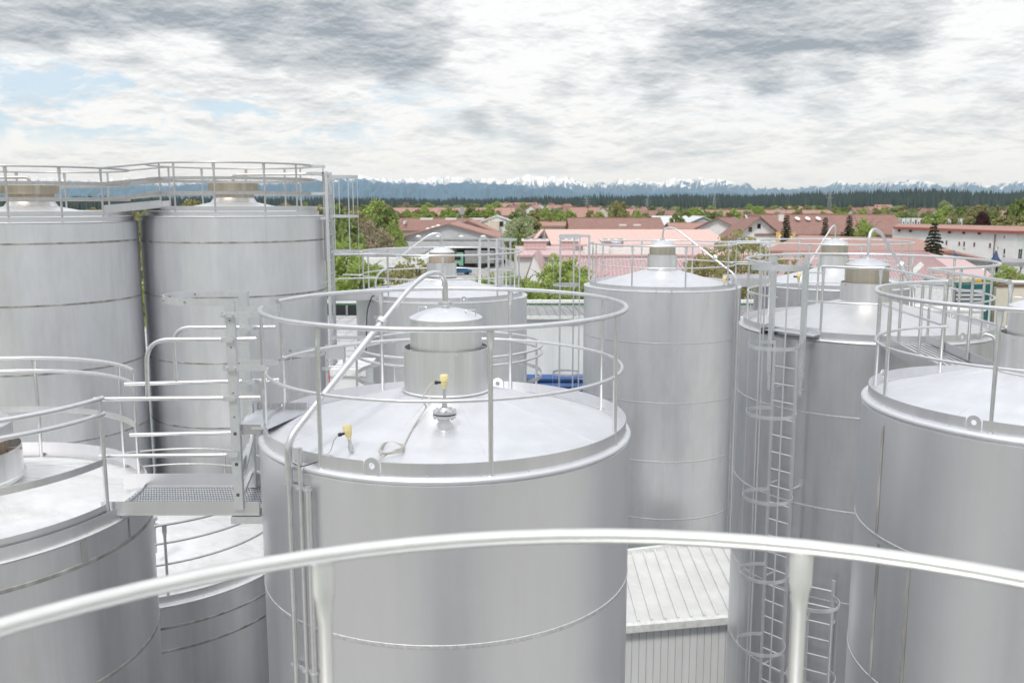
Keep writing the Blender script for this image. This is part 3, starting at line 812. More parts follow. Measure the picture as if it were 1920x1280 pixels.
for dd_ in (-.09, .09): m = MB(); curved_plate(m, cC, 2.066, CZ - 2.28, CZ - 2.0, a + dd_ - .006, a + dd_ + .006, .012, 2); m.build('bracket', 'trim_steel', tC)
aCl = RA(cC, 2.3, -2.2, 1099, False)
aCl = math.pi * .97
ladder(tC, cC, 2.06, aCl, .5, CZ - .82, .42, [CZ - 2.15, CZ - 3.2, CZ - 4.55, CZ - 5.8], .38, rung=.28, nbars=5, bars_z=[(CZ - 9, CZ - .9)] * 5, off=.12)
m = MB()
nv = Vector((math.cos(aCl), math.sin(aCl), 0)); tv = Vector((-math.sin(aCl), math.cos(aCl), 0)); q = Vector((cC[0], cC[1], CZ)) + nv * 2.18
for s in (-1, 1):
    m.beam(q + tv * (s * .24) + Vector((0, 0, -.85)), q + tv * (s * .24) - nv * .27 + Vector((0, 0, -.85)), .04, .05)
    m.beam(q + tv * (s * .24) - nv * .25 + Vector((0, 0, -.85)), q + tv * (s * .24) - nv * .25 + Vector((0, 0, -2.0)), .05, .05)
    m.beam(q + tv * (s * .24) + Vector((0, 0, -.85)), q + tv * (s * .24) + nv * .55 + Vector((0, 0, -.86)), .03, .09)
m.build('ladder_head_frame', 'galvanised', tC)

# ---- H: far right rear
cH = (8.61, 24.3)
pH = [RA(cH, 1.95, -1.0, x, n) for x, n in ((1426, False), (1437, True), (1518, True), (1616, True), (1692, True), (1706, True), (1663, False), (1500, False), (1444, False))]
tH, zeH, zbH = tank('storage_tank', 'steel tank behind the ladder tank, its brownish cap just left of the red roofs', cH, 1.95, 1.92, 1.96, 2.04,
    -1.0, -1.56, -2.01, -2.15, [(0, TWO)], pH, [-3.4, -4.9], dict(zb=-1.69, zc=-1.36, zl=-1.04, ri=.34, ro=.385, dome=.13),
    dict(shell='shell_steel_dull', cap_in='cap_steel_stained', lid='trim_steel'), GRP)
a = RA(cH, 2.13, -2.0, 1499); pq = Vector((cH[0] + 2.13 * math.cos(a), cH[1] + 2.13 * math.sin(a), 0))
vp = vent_pipe(tH, [along(cH, pq, 0, -.92), along(cH, pq, 0, -.57), along(cH, pq, .10, -.57), along(cH, pq, 1.0, -1.85), along(cH, pq, 1.0, -13)], .023, flange_z=-.92 + CZ, c=cH, bendr=.26)
sH = bpy.data.objects.new('sensor_unit', None); scene.collection.objects.link(sH); sH.parent = tH; ORG[sH.name] = ORG[tH.name]
sb = at(1497, 530, 22.9); sensor(sH, (sb.x, sb.y, sb.z), (0, 0, 1), stem=.06, s=1.7, gland=(-1, 0, .1))

# ---- B: rear centre
cB = (-1.64, 21.2)
b0 = RA(cB, 1.87, -1.09, 929, False); b1 = RA(cB, 1.87, -1.09, 899, False)
pB = [RA(cB, 1.87, -1.09, x, n) for x, n in ((680, True), (727, True), (830, True), (932, True), (973, True), (965, False), (897, False), (726, False), (690, False), (949, False))]
tB, zeB, zbB = tank('storage_tank', 'steel tank behind the central one, with a rust-streaked cap and ladder frames at its right', cB, 1.87, 1.85, 1.88, 1.99,
    -1.09, -1.61, -2.0, -2.115, [span(b1, b0)], pB, [-3.5, -5.0, -6.5], dict(zb=-1.64, zc=-1.35, zl=-1.11, ri=.295, ro=.345, dome=.12),
    dict(shell='shell_steel_weathered', cap_in='cap_steel_rusty'), GRP, lugs=[RA(cB, 1.88, -2, 870)])
a = RA(cB, 2.05, -2.0, 709, False); a = math.pi * 1.02; pq = Vector((cB[0] + 1.55 * math.cos(a), cB[1] + 1.55 * math.sin(a), 0))
vp = vent_pipe(tB, [along(cB, pq, 0, -.98), along(cB, pq, 0, -.68), along(cB, pq, .16, -.68), along(cB, pq, 1.0, -1.66), along(cB, pq, 1.0, -2.05)], .023, flange_z=-.98 + CZ, c=cB, bendr=.22)
m = MB(); m.tube([along(cB, pq, .62, -1.185), along(cB, pq, .66, -1.235)], .055, 12); m.build('pipe_clamp', 'trim_steel', vp)
m = MB(); a = RA(cB, 2.0, -2.1, 700); x, y = cB[0] + 2.03 * math.cos(a), cB[1] + 2.03 * math.sin(a)
m.tube(bend([(x + .05, y, CZ - 2.0), (x, y, CZ - 1.98), (x - .12, y, CZ - 2.3), (x - .16, y - .02, CZ - 3.2)], .15, 6), .012, 8); m.build('cable', 'black_rubber', tB)
m = MB(); m.tube([(x + .10, y, CZ - 1.98), (x + .11, y, CZ - 4)], .012, 8); m.build('conduit_pipe', 'trim_steel', tB)
aBl = .95
lb = ladder(tB, cB, 1.99, aBl, .5, CZ - .86, .44, [CZ - .9, CZ - 2.1], .36, rung=.28, nbars=5, off=.12)
m = MB(); nv = Vector((math.cos(aBl), math.sin(aBl), 0)); tv = Vector((-math.sin(aBl), math.cos(aBl), 0)); q = Vector((cB[0], cB[1], CZ)) + nv * 2.1
for s in (-1, 1):
    m.beam(q + tv * (s * .26) - nv * .3 + Vector((0, 0, -.87)), q + tv * (s * .26) - nv * .3 + Vector((0, 0, -2.05)), .06, .05)
    m.beam(q + tv * (s * .26) - nv * .3 + Vector((0, 0, -.87)), q + tv * (s * .26) + Vector((0, 0, -.87)), .04, .06)
m.build('ladder_head_frame', 'galvanised', tB)

# ---- J: low tank between centre and B
cJ = (-.98, 14.0)
j0 = RA(cJ, 1.45, -2.155, 668, False)
spJ = span(j0 + .55, j0)
rJ = [('top', 1.45, -2.16, .02), ('mid', 1.45, -2.28, .02), ('bar', 1.45, -2.62, .02)]
tJ, _, _ = tank('storage_tank', 'low steel tank half hidden behind the central one, only its ring rails showing', cJ, 1.45, 1.45, 1.48, 1.53,
    -2.16, -2.28, -3.12, -3.25, [(0, TWO)], [RA(cJ, 1.45, -2.16, x, n) for x, n in ((985, True), (1006, False), (738, False), (668, True), (764, True), (900, False))], [-4.2], None,
    dict(shell='shell_steel_dull'), GRP, rings=rJ)

# ---- F: front left
cF = (-5.239, 8.016)
f0 = RA(cF, 1.724, -1.66, 192); f1 = RA(cF, 1.724, -1.66, 248, False)
f1 = RA(cF, 1.724, -1.66, 251, False)
rF = [('top', 1.724, -1.66, .0215), ('mid', 1.725, -1.80, .0215), ('bar', 1.711, -2.226, .02)]
tF, zeF, zbF = tank('storage_tank', 'big steel tank in the lower left corner with a wide stubby cap', cF, 1.724, 1.725, 1.757, 1.79,
    -1.66, -1.797, -2.661, -2.785, [span(f1, f0)], [f0 - .02, f1 + .03, RA(cF, 1.724, -1.66, 222, False), RA(cF, 1.724, -1.66, 63, False), RA(cF, 1.724, -1.66, -330), RA(cF, 1.724, -1.66, -150)],
    [-3.0, -4.1, -5.5], None, dict(roof='roof_steel_dirty', shell='shell_steel_dull', seam='weld_dark'), GRP, rings=rF, slope_z=-2.42)
m = MB(); curved_plate(m, cF, 1.722, CZ - 2.72, CZ - 2.60, *span(f1, f0), .007); m.build('inner_toe_board', 'trim_steel', tF)
cap_unit(tF, cF, CZ - 2.47, CZ - 2.22, CZ - 2.13, .57, .685, 'cap_steel_rusty', 'cap_steel', .04, False)
m = MB(); m.lathe([(.54, CZ - 2.135), (.615, CZ - 2.135), (.62, CZ - 2.125), (.62, CZ - 1.995), (.605, CZ - 1.985), (.42, CZ - 1.93), (.2, CZ - 1.90), (0, CZ - 1.89)], cF, 72); m.build('lid_hood', 'trim_steel', tF)
for k, px in enumerate((160, 244)):
    a = RA(cF, 1.79, -3.0, px); m = MB(); curved_plate(m, cF, 1.794, CZ - (2.98 if k else 3.0), CZ - 2.80, a - .005 - .012 * (1 - k), a + .005 + .012 * (1 - k), .004, 2); m.build('joint_strip', 'weld_dark', tF)

# ---- G: low left
cG = (-5.612, 13.404)
rG = [('top', 2.03, -4.24, .018), ('mid', 2.0, -4.506, .016), ('mid', 2.0, -4.803, .016)]
tG, zeG, zbG = tank('storage_tank', 'low steel tank seen between the lower left tank and the central one, under the catwalk', cG, 2.03, 2.0, 2.12, 2.19,
    -4.24, -4.5, -5.20, -5.34, [(0, TWO)], [RA(cG, 2.03, -4.24, x, n) for x, n in ((308, True), (120, True), (-40, True), (520, True), (560, False), (420, False), (200, False))],
    [-5.62, -5.95, -7.4], None, dict(roof='roof_steel_dirty', shell='shell_steel_dull', seam='weld_dark'), GRP, rings=rG, slope_z=-4.75, rail_mat='rail_steel_grey')
m = MB(); q = at(287, 972, 12.3); m.tube([(q.x, q.y, q.z - .5), (q.x, q.y, q.z)], .03, 10); m.tube([(q.x, q.y, q.z - .02), (q.x, q.y, q.z + .02)], .06, 10); m.tube([(q.x, q.y, q.z - .12), (q.x, q.y, q.z - .09)], .07, 10); m.build('nozzle', 'galvanised', tG)

# ---- T and S: tall pair on the left
def tall(name, label, c, dz, Rr, Rs, seams, topz, rails, rimz, gap, posts, lugs):
    rr = [('top', Rr, topz, .019), ('bar', Rr, rails[0], .02), ('bar', Rr, rails[1], .02)]
    t, ze, zb = tank(name, label, c, Rr, Rr, Rr + .05, Rs, topz, rails[0], rimz + .085, rimz - .03, gap, posts, seams, None,
                     dict(shell='shell_steel_weathered', roof='roof_steel', seam='weld_dark'), GRP, rings=rr, rail_mat='rail_steel_grey', slope_z=rimz + .36, curb_h=.085)
    m = MB(); curved_plate(m, c, Rr + .012, CZ + rimz + .10, CZ + rimz + .185, 0, TWO, .007); m.build('upper_toe_board', 'trim_steel', t)
    m = MB(); z_ = CZ + rimz
    m.lathe([(.60, z_ + .20), (.47, z_ + .27), (.41, z_ + .36)], c, 48); m.build('cap_base', 'cap_steel', t)
    m = MB(); m.lathe([(.41, z_ + .32), (.41, z_ + .50)], c, 48); cn = m.build('cap_neck', 'cap_steel_rusty', t)
    m = MB(); m.lathe([(.0, z_ + .50), (.505, z_ + .50), (.51, z_ + .51), (.51, z_ + .66), (.0, z_ + .70)], c, 56); m.build('cap_lid', 'cap_steel_stained', t)
    return t
cT = (-5.877, 19.392)
pT = [RA(cT, 1.69, .79, x, n) for x, n in ((298, True), (325, True), (400, True), (494, True), (554, True), (562, False), (533, False), (461, False), (378, False), (316, False))]
tT = tall('storage_tank', 'tall steel tank on the left with a ladder tower at its right side', cT, 0, 1.70, 1.87, [-.74, -1.80, -3.1, -4.4, -5.7, -7.0], .79, (.49, .21), -.237, [(0, TWO)], pT, ())
vent_pipe(tT, [(cT[0] + .0, cT[1], CZ + .44), (cT[0], cT[1], CZ + .60), (cT[0] + 1.93, cT[1] - .1, CZ + .62), (cT[0] + 1.93, cT[1] - .1, CZ - 1.2)], .03, mat='rail_steel_grey', bendr=.09)
lT = ladder(tT, cT, 1.87, 0.0, 3.2, CZ + .66, .42, [CZ + .56, CZ - .26, CZ - 1.0], .33, rung=.28, nbars=5, off=.14, mat='galvanised', st=(.075, .06), bars_z=[(CZ - 1.02, CZ + .58), (CZ - 1.0, CZ + .58), (CZ - 1.55, CZ + .58), (CZ - .28, CZ + .58), (CZ - .28, CZ + .58)])
def bar_(a, b, w_, h_): m = MB(); m.beam(a, b, w_, h_); m.build('ladder_head_bar', 'galvanised', tT)
for zz in (.76,): bar_((cT[0] + 1.55, cT[1] - .24, CZ + zz), (cT[0] + 2.0, cT[1] - .24, CZ + zz), .02, .06)
for zz in (.62, .21, -.30):
    for sg in (-1, 1): bar_((cT[0] + 1.6, cT[1] + sg * .24, CZ + zz), (cT[0] + 2.03, cT[1] + sg * .24, CZ + zz), .03, .06)
bar_((cT[0] + 1.95, cT[1] - .24, CZ + .78), (cT[0] + 1.95, cT[1] - .24, CZ + .6), .03, .03)
cS = (-9.2, 17.55)
pS = [RA(cS, 1.755, .646, x, n) for x, n in ((8, True), (110, True), (188, True), (30, False), (120, False), (201, False))]
tS = tall('storage_tank', 'tall steel tank at the far left edge of the photo, left of its twin', cS, 0, 1.755, 1.87, [-.69, -1.78, -3.0, -4.3, -5.6], .646, (.36, .08), -.32, [(0, TWO)], pS, ())
vent_pipe(tS, [(cS[0], cS[1], CZ + .30), (cS[0], cS[1], CZ + .50), (cS[0] - 1.93, cS[1] - .1, CZ + .47), (cS[0] - 1.93, cS[1] - .1, CZ - 1.2)], .03, mat='rail_steel_grey', bendr=.09)

# ---- K: the tank the photographer stands on
cK = (.226, .49)
pK = [RA(cK, 1.89, -.9, 604, False), RA(cK, 1.89, -.9, 1502, False)] + [RA(cK, 1.89, -.9, 1502, False) - k * .78 for k in range(1, 7)]
tK = thing('storage_tank', 'nearest tank, only its blurred white handrail with two posts crossing the bottom', 'tank', (cK[0], cK[1], 0), GRP)
MB().lathe([(1.95, 0), (1.95, CZ - 2.1), (1.90, CZ - 2.04), (.0, CZ - 2.0)], cK, 120).build('shell', 'shell_steel', tK)
railing(tK, cK, [('top', 1.89, CZ - .9, .0212)], {'top': [(0, TWO)]}, pK[:2] + pK[2:], CZ - 2.05, 'rail_satin', foot_r=.019)
# ------------------------------------------------------------------ walkways between the tanks
def catwalk(label, loc, group='walkway bridges between the tanks'):
    return thing('walkway_bridge', label, 'walkway', loc, group)
def P(c, r, a, z_): return Vector((c[0] + r * math.cos(a), c[1] + r * math.sin(a), CZ + z_))
# D - E
w = catwalk('ribbed metal walkway with sloping side plates leading down to the right front tank', (6.4, 12.2, CZ - 2))
a1, a2 = RA(cD, 1.967, -.936, 1660), RA(cD, 1.967, -.936, 1740)
b1_, b2_ = RA(cE, 1.625, -.896, 1779, False), RA(cE, 1.625, -.896, 1890, False)
for i, (a, b) in enumerate(((a1, b1_), (a2, b2_))):
    m = MB(); m.tube([P(cD, 1.967, a, -.936), P(cE, 1.625, b, -.896)], .0212, 12)
    m.tube([P(cE, 1.625, b, -.896) - Vector((0, .03, 0)), P(cE, 1.625, b, -.896) + Vector((0, .03, 0))], .028, 12)
    hr = m.build('handrail', 'rail_steel', w)
    MB().tube([P(cD, 1.93, a, -1.478), P(cE, 1.60, b, -1.422)], .0155, 10).build('middle_rail', 'rail_steel', w)
    for k, t_ in enumerate(((.33, .66) if i == 0 else (.3, .62))):
        q = P(cD, 1.967, a, -.936).lerp(P(cE, 1.625, b, -.896), t_); m = MB(); post_mb(m, q.x, q.y, math.atan2(q.y - cD[1], q.x - cD[0]) + math.pi / 2, CZ - 2.0, q.z - .012, .02); m.build('post', 'rail_steel', hr)
dA, dB = P(cD, 1.99, a1, -2.02), P(cD, 1.99, a2, -2.02); eA, eB = P(cE, 1.66, b1_, -2.02), P(cE, 1.66, b2_, -2.02)
m = MB(); N_ = 9
for k in range(N_):
    t0 = (k + .18) / N_; t1 = (k + .78) / N_
    m.prism([dA.lerp(dB, t0), dA.lerp(dB, t1), eA.lerp(eB, t1), eA.lerp(eB, t0)], (0, 0, -.03))
m.build('deck', 'rail_steel', w)
MB().prism([dA + Vector((0, 0, -.035)), dB + Vector((0, 0, -.035)), eB + Vector((0, 0, -.035)), eA + Vector((0, 0, -.035))], (0, 0, -.02)).build('deck_pan', 'trim_steel', w)
for p0, p1, s in ((dA, eA, -1), (dB, eB, 1)):
    m = MB(); m.beam(p0 + Vector((s * .02, 0, .03)), p1 + Vector((s * .02, 0, .03)), .007, .19); m.build('toe_board', 'trim_steel', w)
# C - H
w = catwalk('short grey link between the two rear right tanks', (6.2, 24, CZ - 2))
for yy in (23.75, 24.6):
    x0 = cC[0] + math.sqrt(1.897 ** 2 - (yy - cC[1]) ** 2); x1 = cH[0] - math.sqrt(1.95 ** 2 - (yy - cH[1]) ** 2)
    MB().tube([(x0, yy, CZ - 1.02), (x1, yy, CZ - 1.0)], .022, 10).build('handrail', 'rail_steel', w)
    MB().tube([(x0, yy, CZ - 1.56), (x1, yy, CZ - 1.56)], .016, 8).build('middle_rail', 'rail_steel', w)
m = MB(); m.box((6.28, 24.15, CZ - 2.07), (1.1, .9, .04)); m.build('deck', 'trim_steel', w)
m = MB(); m.box((6.28, 23.66, CZ - 2.04), (1.1, .008, .22)); m.build('toe_board', 'trim_steel', w)
m = MB(); m.box((6.28, 24.63, CZ - 2.0), (1.1, .008, .22)); m.build('toe_board', 'trim_steel', w)
# S - T
w = catwalk('narrow high walkway joining the two tall tanks on the left against the mountains', (-7.6, 18.5, CZ))
for (sx, tx, nf) in ((188, 298, True), (203, 316, False)):
    s0 = RA(cS, 1.755, .646, sx, nf); t0 = RA(cT, 1.70, .79, tx, nf)
    p0, p1 = P(cS, 1.755, s0, 0), P(cT, 1.70, t0, 0)
    def up(p, z_): return Vector((p.x, p.y, CZ + z_))
    MB().tube([up(p0, .646), up(p1, .79)], .019, 10).build('handrail', 'rail_steel_grey', w)
    m = MB(); m.beam(up(p0, .36), up(p1, .49), .01, .06); m.build('middle_rail', 'rail_steel_grey', w)
    m = MB(); m.beam(up(p0, .08), up(p1, .21), .01, .06); m.build('lower_rail', 'rail_steel_grey', w)
    m = MB(); m.beam(up(p0, -.10), up(p1, .0), .008, .14); m.build('toe_board', 'trim_steel', w)
    if nf: n0, n1 = p0, p1
    else: f0_, f1_ = p0, p1
MB().prism([up(n0, -.15), up(n1, -.05), up(f1_, -.05), up(f0_, -.15)], (0, 0, -.03)).build('deck', 'trim_steel', w)
# T - B platform
w = catwalk('short link from the ladder tower to the tank with the rusty cap', (-3.9, 20.4, CZ - 2))
for yy in (19.9, 20.75):
    for zz, r_ in ((-1.09, .022), (-1.61, .016)):
        x1 = cB[0] - math.sqrt(max(.01, 1.87 ** 2 - (yy - cB[1]) ** 2))
        MB().tube([(cT[0] + 2.0, yy if yy > 20 else 19.62, CZ + zz), (x1 + .02, yy, CZ + zz)], r_, 10).build('handrail' if zz > -1.3 else 'middle_rail', 'rail_steel', w)
m = MB(); m.prism([(-3.95, 19.7, CZ - 2.06), (-3.0, 19.85, CZ - 2.06), (-3.35, 20.8, CZ - 2.06), (-3.95, 20.7, CZ - 2.06)], (0, 0, -.04)); m.build('deck', 'trim_steel', w)
m = MB(); m.beam((-3.95, 19.66, CZ - 2.0), (-2.95, 19.82, CZ - 2.0), .008, .15); m.build('toe_board', 'trim_steel', w)

# F - A catwalk with its step ladder
w = catwalk('grated catwalk from the lower left tank to a short ladder beside the central tank', (-2.9, 8.1, CZ - 2.66))
yn, yf = 7.72, 8.42
zd = -2.665
def H(px, py, Y): return at(px, py, Y)
xl_n, xr_n = at(190, 950, yn).x, at(486, 945, yn).x
xl_f, xr_f = at(252, 910, yf).x, -2.27
m = MB(); m.beam((xl_n, yn, CZ + zd + .0), (xr_n, yn, CZ + zd + .0), .007, .125); m.beam((xl_n, yn + .02, CZ + zd - .06), (xr_n, yn + .02, CZ + zd - .06), .05, .008); m.build('toe_board', 'trim_steel', w)
m = MB(); m.beam((xl_f - .1, yf, CZ + zd + .03), (xr_f, yf, CZ + zd + .03), .007, .15); m.build('toe_board', 'trim_steel', w)
m = MB(); nx = 52
for i in range(nx):
    x = xl_n + .1 + (xr_n - xl_n - .12) * i / (nx - 1)
    m.beam((x, yn + .02, CZ + zd - .03), (x, yf - .01, CZ + zd - .03), .006, .022)
for j in range(11):
    y = yn + .03 + (yf - yn - .05) * j / 10
    m.beam((xl_n + .1, y, CZ + zd - .022), (xr_n, y, CZ + zd - .022), .028, .006)
m.build('grating', 'galvanised', w)
zz0 = CZ + zd - .075
m = MB(); m.box(((xl_n + xr_n) / 2, yf - .05, zz0), (xr_n - xl_n, .05, .05)); m.box((xr_n - .10, (yn + yf) / 2, zz0 - .03), (.3, .75, .06)); m.build('support_frame', 'galvanised', w)
def rail2(name, a, b, r=.0195): MB().tube([a, b], r, 12).build(name, 'rail_steel', w)
rail2('handrail', H(176, 748, yn), H(488, 745, yn)); rail2('middle_rail', H(187, 855, yn), H(453, 852, yn))
rail2('handrail', H(234, 720, yf + .02), H(524, 712, yf + .02)); rail2('middle_rail', H(244, 815, yf + .02), H(470, 810, yf + .02))
m = MB(); m.tube(bend([H(277, 746, yn + .004), H(274, 637, yn + .004), H(481, 635, yn + .004)], .2, 10), .0195, 12); m.build('gooseneck_rail', 'rail_steel', w)
m = MB(); m.tube(bend([H(331, 713, yf + .024), H(324, 614, yf + .024), H(517, 613, yf + .024)], .17, 10), .0195, 12); m.build('gooseneck_rail', 'rail_steel', w)
# upright channels
def chan(p0, p1, wd=.085, dp=.04, holes=()):
    m = MB(); m.beam(p0, p1, wd, .006, (0, -1, 0)) if False else None
    m.cur = 0
    a, b = Vector(p0), Vector(p1)
    m.beam(a, b, wd, .006, (0, -1, 0)); m.beam(a + Vector((-wd / 2, dp / 2, 0)), b + Vector((-wd / 2, dp / 2, 0)), .006, dp, (0, -1, 0)); m.beam(a + Vector((wd / 2, dp / 2, 0)), b + Vector((wd / 2, dp / 2, 0)), .006, dp, (0, -1, 0))
    m.cur = 1
    for z_ in holes: m.box((a.x, a.y - .0045, CZ + z_), (.026, .004, .026))
    return m
st_ = bpy.data.objects.new('step_ladder', None); scene.collection.objects.link(st_); st_.parent = w; ORG[st_.name] = ORG[w.name]
xs = H(447, 940, yn - .03).x
p0, p1 = Vector((xs, yn - .03, CZ + zd - .0)), Vector((xs + .0, yn - .03, CZ - .82))
hz = [zat(y, yn) - CZ for y in (811, 868, 925)]
m = chan(p0, p1, .076, .05, hz)
for y in (600, 650, 690, 735, 780): m.box((xs, yn - .0365, zat(y, yn)), (.010, .004, .010))
m.build('stile', ['galvanised', 'joint_dark'], st_)
xs2 = H(472, 935, yf - .1).x
m = chan(Vector((xs2, yf - .1, CZ + zd)), Vector((xs2, yf - .1, CZ - .80)), .085, .05, []); m.build('stile', ['galvanised', 'joint_dark'], st_)
for z_ in hz:
    m = MB(); m.beam((xs + .03, yn, CZ + z_), (xs2, yf - .1, CZ + z_), .035, .03); m.build('rung', 'galvanised', st_)
for y0 in (588, 687):
    m = MB(); z_ = zat(y0, yn); m.beam((xs - .04, yn - .07, z_), (xs + .30, yn - .07, z_), .008, .05, (0, 0, 1)); m.box((xs - .06, yn - .07, z_), (.02, .02, .05))
    for dx in (-.035, .035): m.tube([(xs + dx, yn - .09, z_), (xs + dx, yn - .065, z_)], .012, 8)
    m.build('strap', 'galvanised', st_)
    m = MB(); z_ = zat(y0 - 12, yf); m.beam((xs2 - .04, yf - .14, z_), (xs2 + .32, yf - .14, z_), .008, .05); m.build('strap', 'galvanised', st_)
for yy_, Y, px in ((637, yn, 425), (747, yn, 429), (614, yf - .1, 464), (716, yf - .1, 467), (811, yf - .1, 470), (853, yn, 435)):
    q = at(px, yy_, Y - .06); m = MB(); m.beam(q - Vector((.05, 0, 0)), q + Vector((.05, 0, 0)), .008, .045)
    for dx in (-.045, .045): m.tube([q + Vector((dx, -.012, 0)), q + Vector((dx, .012, 0))], .011, 8)
    m.build('clamp_plate', 'galvanised', st_)
# head hoop
pts = [Vector((xs + .02, yn, CZ - .835)), Vector((xs - .30, yn - .01, CZ - .835)), Vector((xs - .58, yn + .06, CZ - .83)), Vector((xs - .70, yn + .30, CZ - .825)), Vector((xs - .60, yf - .16, CZ - .82)), Vector((xs - .30, yf - .06, CZ - .82)), Vector((xs2 + .02, yf - .08, CZ - .82))]
pp = bend(pts, .22, 6); m = MB()
vs = []
for i, q in enumerate(pp):
    t_ = (pp[min(i + 1, len(pp) - 1)] - pp[max(i - 1, 0)]).normalized(); s_ = Vector((t_.y, -t_.x, 0)).normalized()
    for dr, dz in ((-.004, -.03), (.004, -.03), (.004, .03), (-.004, .03)): vs.append(q + s_ * dr + Vector((0, 0, dz)))
fs = []
for i in range(len(pp) - 1):
    for j in range(4): fs.append((i * 4 + j, i * 4 + (j + 1) % 4, (i + 1) * 4 + (j + 1) % 4, (i + 1) * 4 + j))
m.add(vs, fs); ho_ = m.build('safety_hoop', 'galvanised', st_)
for k in range(6, len(pp) - 3, 7):
    m = MB(); t_ = (pp[k + 1] - pp[k - 1]).normalized(); s_ = Vector((t_.y, -t_.x, 0)); m.tube([pp[k] - s_ * .012, pp[k] + s_ * .012], .011, 8); m.build('bolt', 'metal_roof_grey', ho_)
# upper step plate at the central tank
m = MB(); zt_ = CZ - 1.93
q = [Vector((-2.42, 7.74, zt_)), Vector((-2.14, 7.72, zt_)), Vector((-1.93, 8.42, zt_)), Vector((-2.42, 8.42, zt_))]
m.prism(q, (0, 0, -.02)); up_ = m.build('step_plate', 'galvanised', w)

m = MB(); m.beam((-2.44, 7.735, zt_ - .02), (-2.2, 7.735, zt_ - .02), .01, .085); m.build('step_edge', 'galvanised_tread', up_); m = MB(); m.beam((-2.42, 8.425, zt_ + .02), (-1.95, 8.425, zt_ + .02), .008, .09)
for k in range(14):
    x = -2.40 + k * .034; m.beam((x, 8.418, zt_ - .02), (x + .03, 8.418, zt_ + .06), .003, .006, (0, -1, 0))
m.build('step_edge', 'galvanised_tread', up_)
m = MB(); m.beam((xs + .05, yn, CZ - 2.35), (xs2 + .05, yf - .15, CZ - 2.15), .03, .04); m.build('brace', 'galvanised', st_)

# caged ladder on the flat roof below the central tank
q = at(616, 700, 16.6)
t_ = thing('roof_ladder', 'small caged galvanised ladder standing between the tanks, seen through the central railing', 'ladder', (q.x, q.y, CZ - 5))
m = MB(); z_ = zat(662, 16.6)
sx, sy = q.x, q.y
for dx in (-.02, .30):
    MB().beam((sx + dx, sy, CZ - 6.5), (sx + dx, sy, z_ + .15), .05, .05).build('stile', 'galvanised', t_)
for k in range(9): MB().tube([(sx - .02, sy, z_ - .25 * k), (sx + .30, sy, z_ - .25 * k)], .013, 8).build('rung', 'galvanised', t_)
for dz in (.02, -1.1):
    m = MB(); curved_plate(m, (sx - .38, sy), .36, z_ + dz - .035, z_ + dz + .035, 0.0, TWO, .008); m.build('cage_hoop', 'galvanised', t_)
for k in range(5):
    a = k * 1.1 + .6; x, y = sx - .38 + .35 * math.cos(a), sy + .35 * math.sin(a); MB().beam((x, y, z_ - 2.5), (x, y, z_ + .05), .03, .006).build('cage_bar', 'galvanised', t_)
m = MB(); m.box((sx + .14, sy - .05, z_ + .02), (.36, .01, .26)); m.box((sx + .25, sy - .06, z_ - .28), (.7, .01, .07)); m.box((sx + .42, sy - .06, z_ + .30), (.75, .01, .06)); m.build('mounting_plate', 'galvanised', t_)
MB().tube([(sx + .03, sy - .1, z_ - .35), (sx + .03, sy - .1, z_ - 3)], .012, 8).build('cable_tube', 'orange_red_tube', t_)
# ------------------------------------------------------------------ ground
gm, gt, gp = nodes_of('ground_mat')
N = gt.nodes.new; K = gt.links.new
g = N('ShaderNodeTexCoord'); n1 = N('ShaderNodeTexNoise'); n1.inputs['Scale'].default_value = .02; n1.inputs['Detail'].default_value = 10
K(g.outputs['Object'], n1.inputs['Vector']); rr_ = N('ShaderNodeValToRGB'); K(n1.outputs['Fac'], rr_.inputs[0])
rr_.color_ramp.elements[0].position = .38; rr_.color_ramp.elements[0].color = (.045, .075, .025, 1)
rr_.color_ramp.elements[1].position = .62; rr_.color_ramp.elements[1].color = (.13, .17, .06, 1)
e = rr_.color_ramp.elements.new(.52); e.color = (.075, .11, .035, 1)
K(rr_.outputs[0], gp.inputs['Base Color']); gp.inputs['Roughness'].default_value = .9
m = MB(); m.add([(-40000, -2500, 0), (40000, -2500, 0), (40000, 34900, 0), (-40000, 34900, 0)], [(0, 1, 2, 3)])
tag(m.build('ground', 'ground_mat'), None, None, None, 'structure')
def flat(name, poly, z_, mat):
    m = MB(); m.add([(x, y, z_) for x, y in poly], [tuple(range(len(poly)))]); return tag(m.build(name, mat), None, None, None, 'structure')
flat('yard', [(-60, -30), (70, -30), (95, 150), (60, 240), (-30, 260), (-60, 120)], .004, 'concrete')
simple('asphalt', (.06, .06, .062), .85, 0, .15, .5)
flat('road', [(-30, 300), (60, 252), (62, 262), (-28, 312)], .008, 'asphalt')
flat('road', [(60, 252), (260, 230), (262, 240), (62, 262)], .012, 'asphalt')

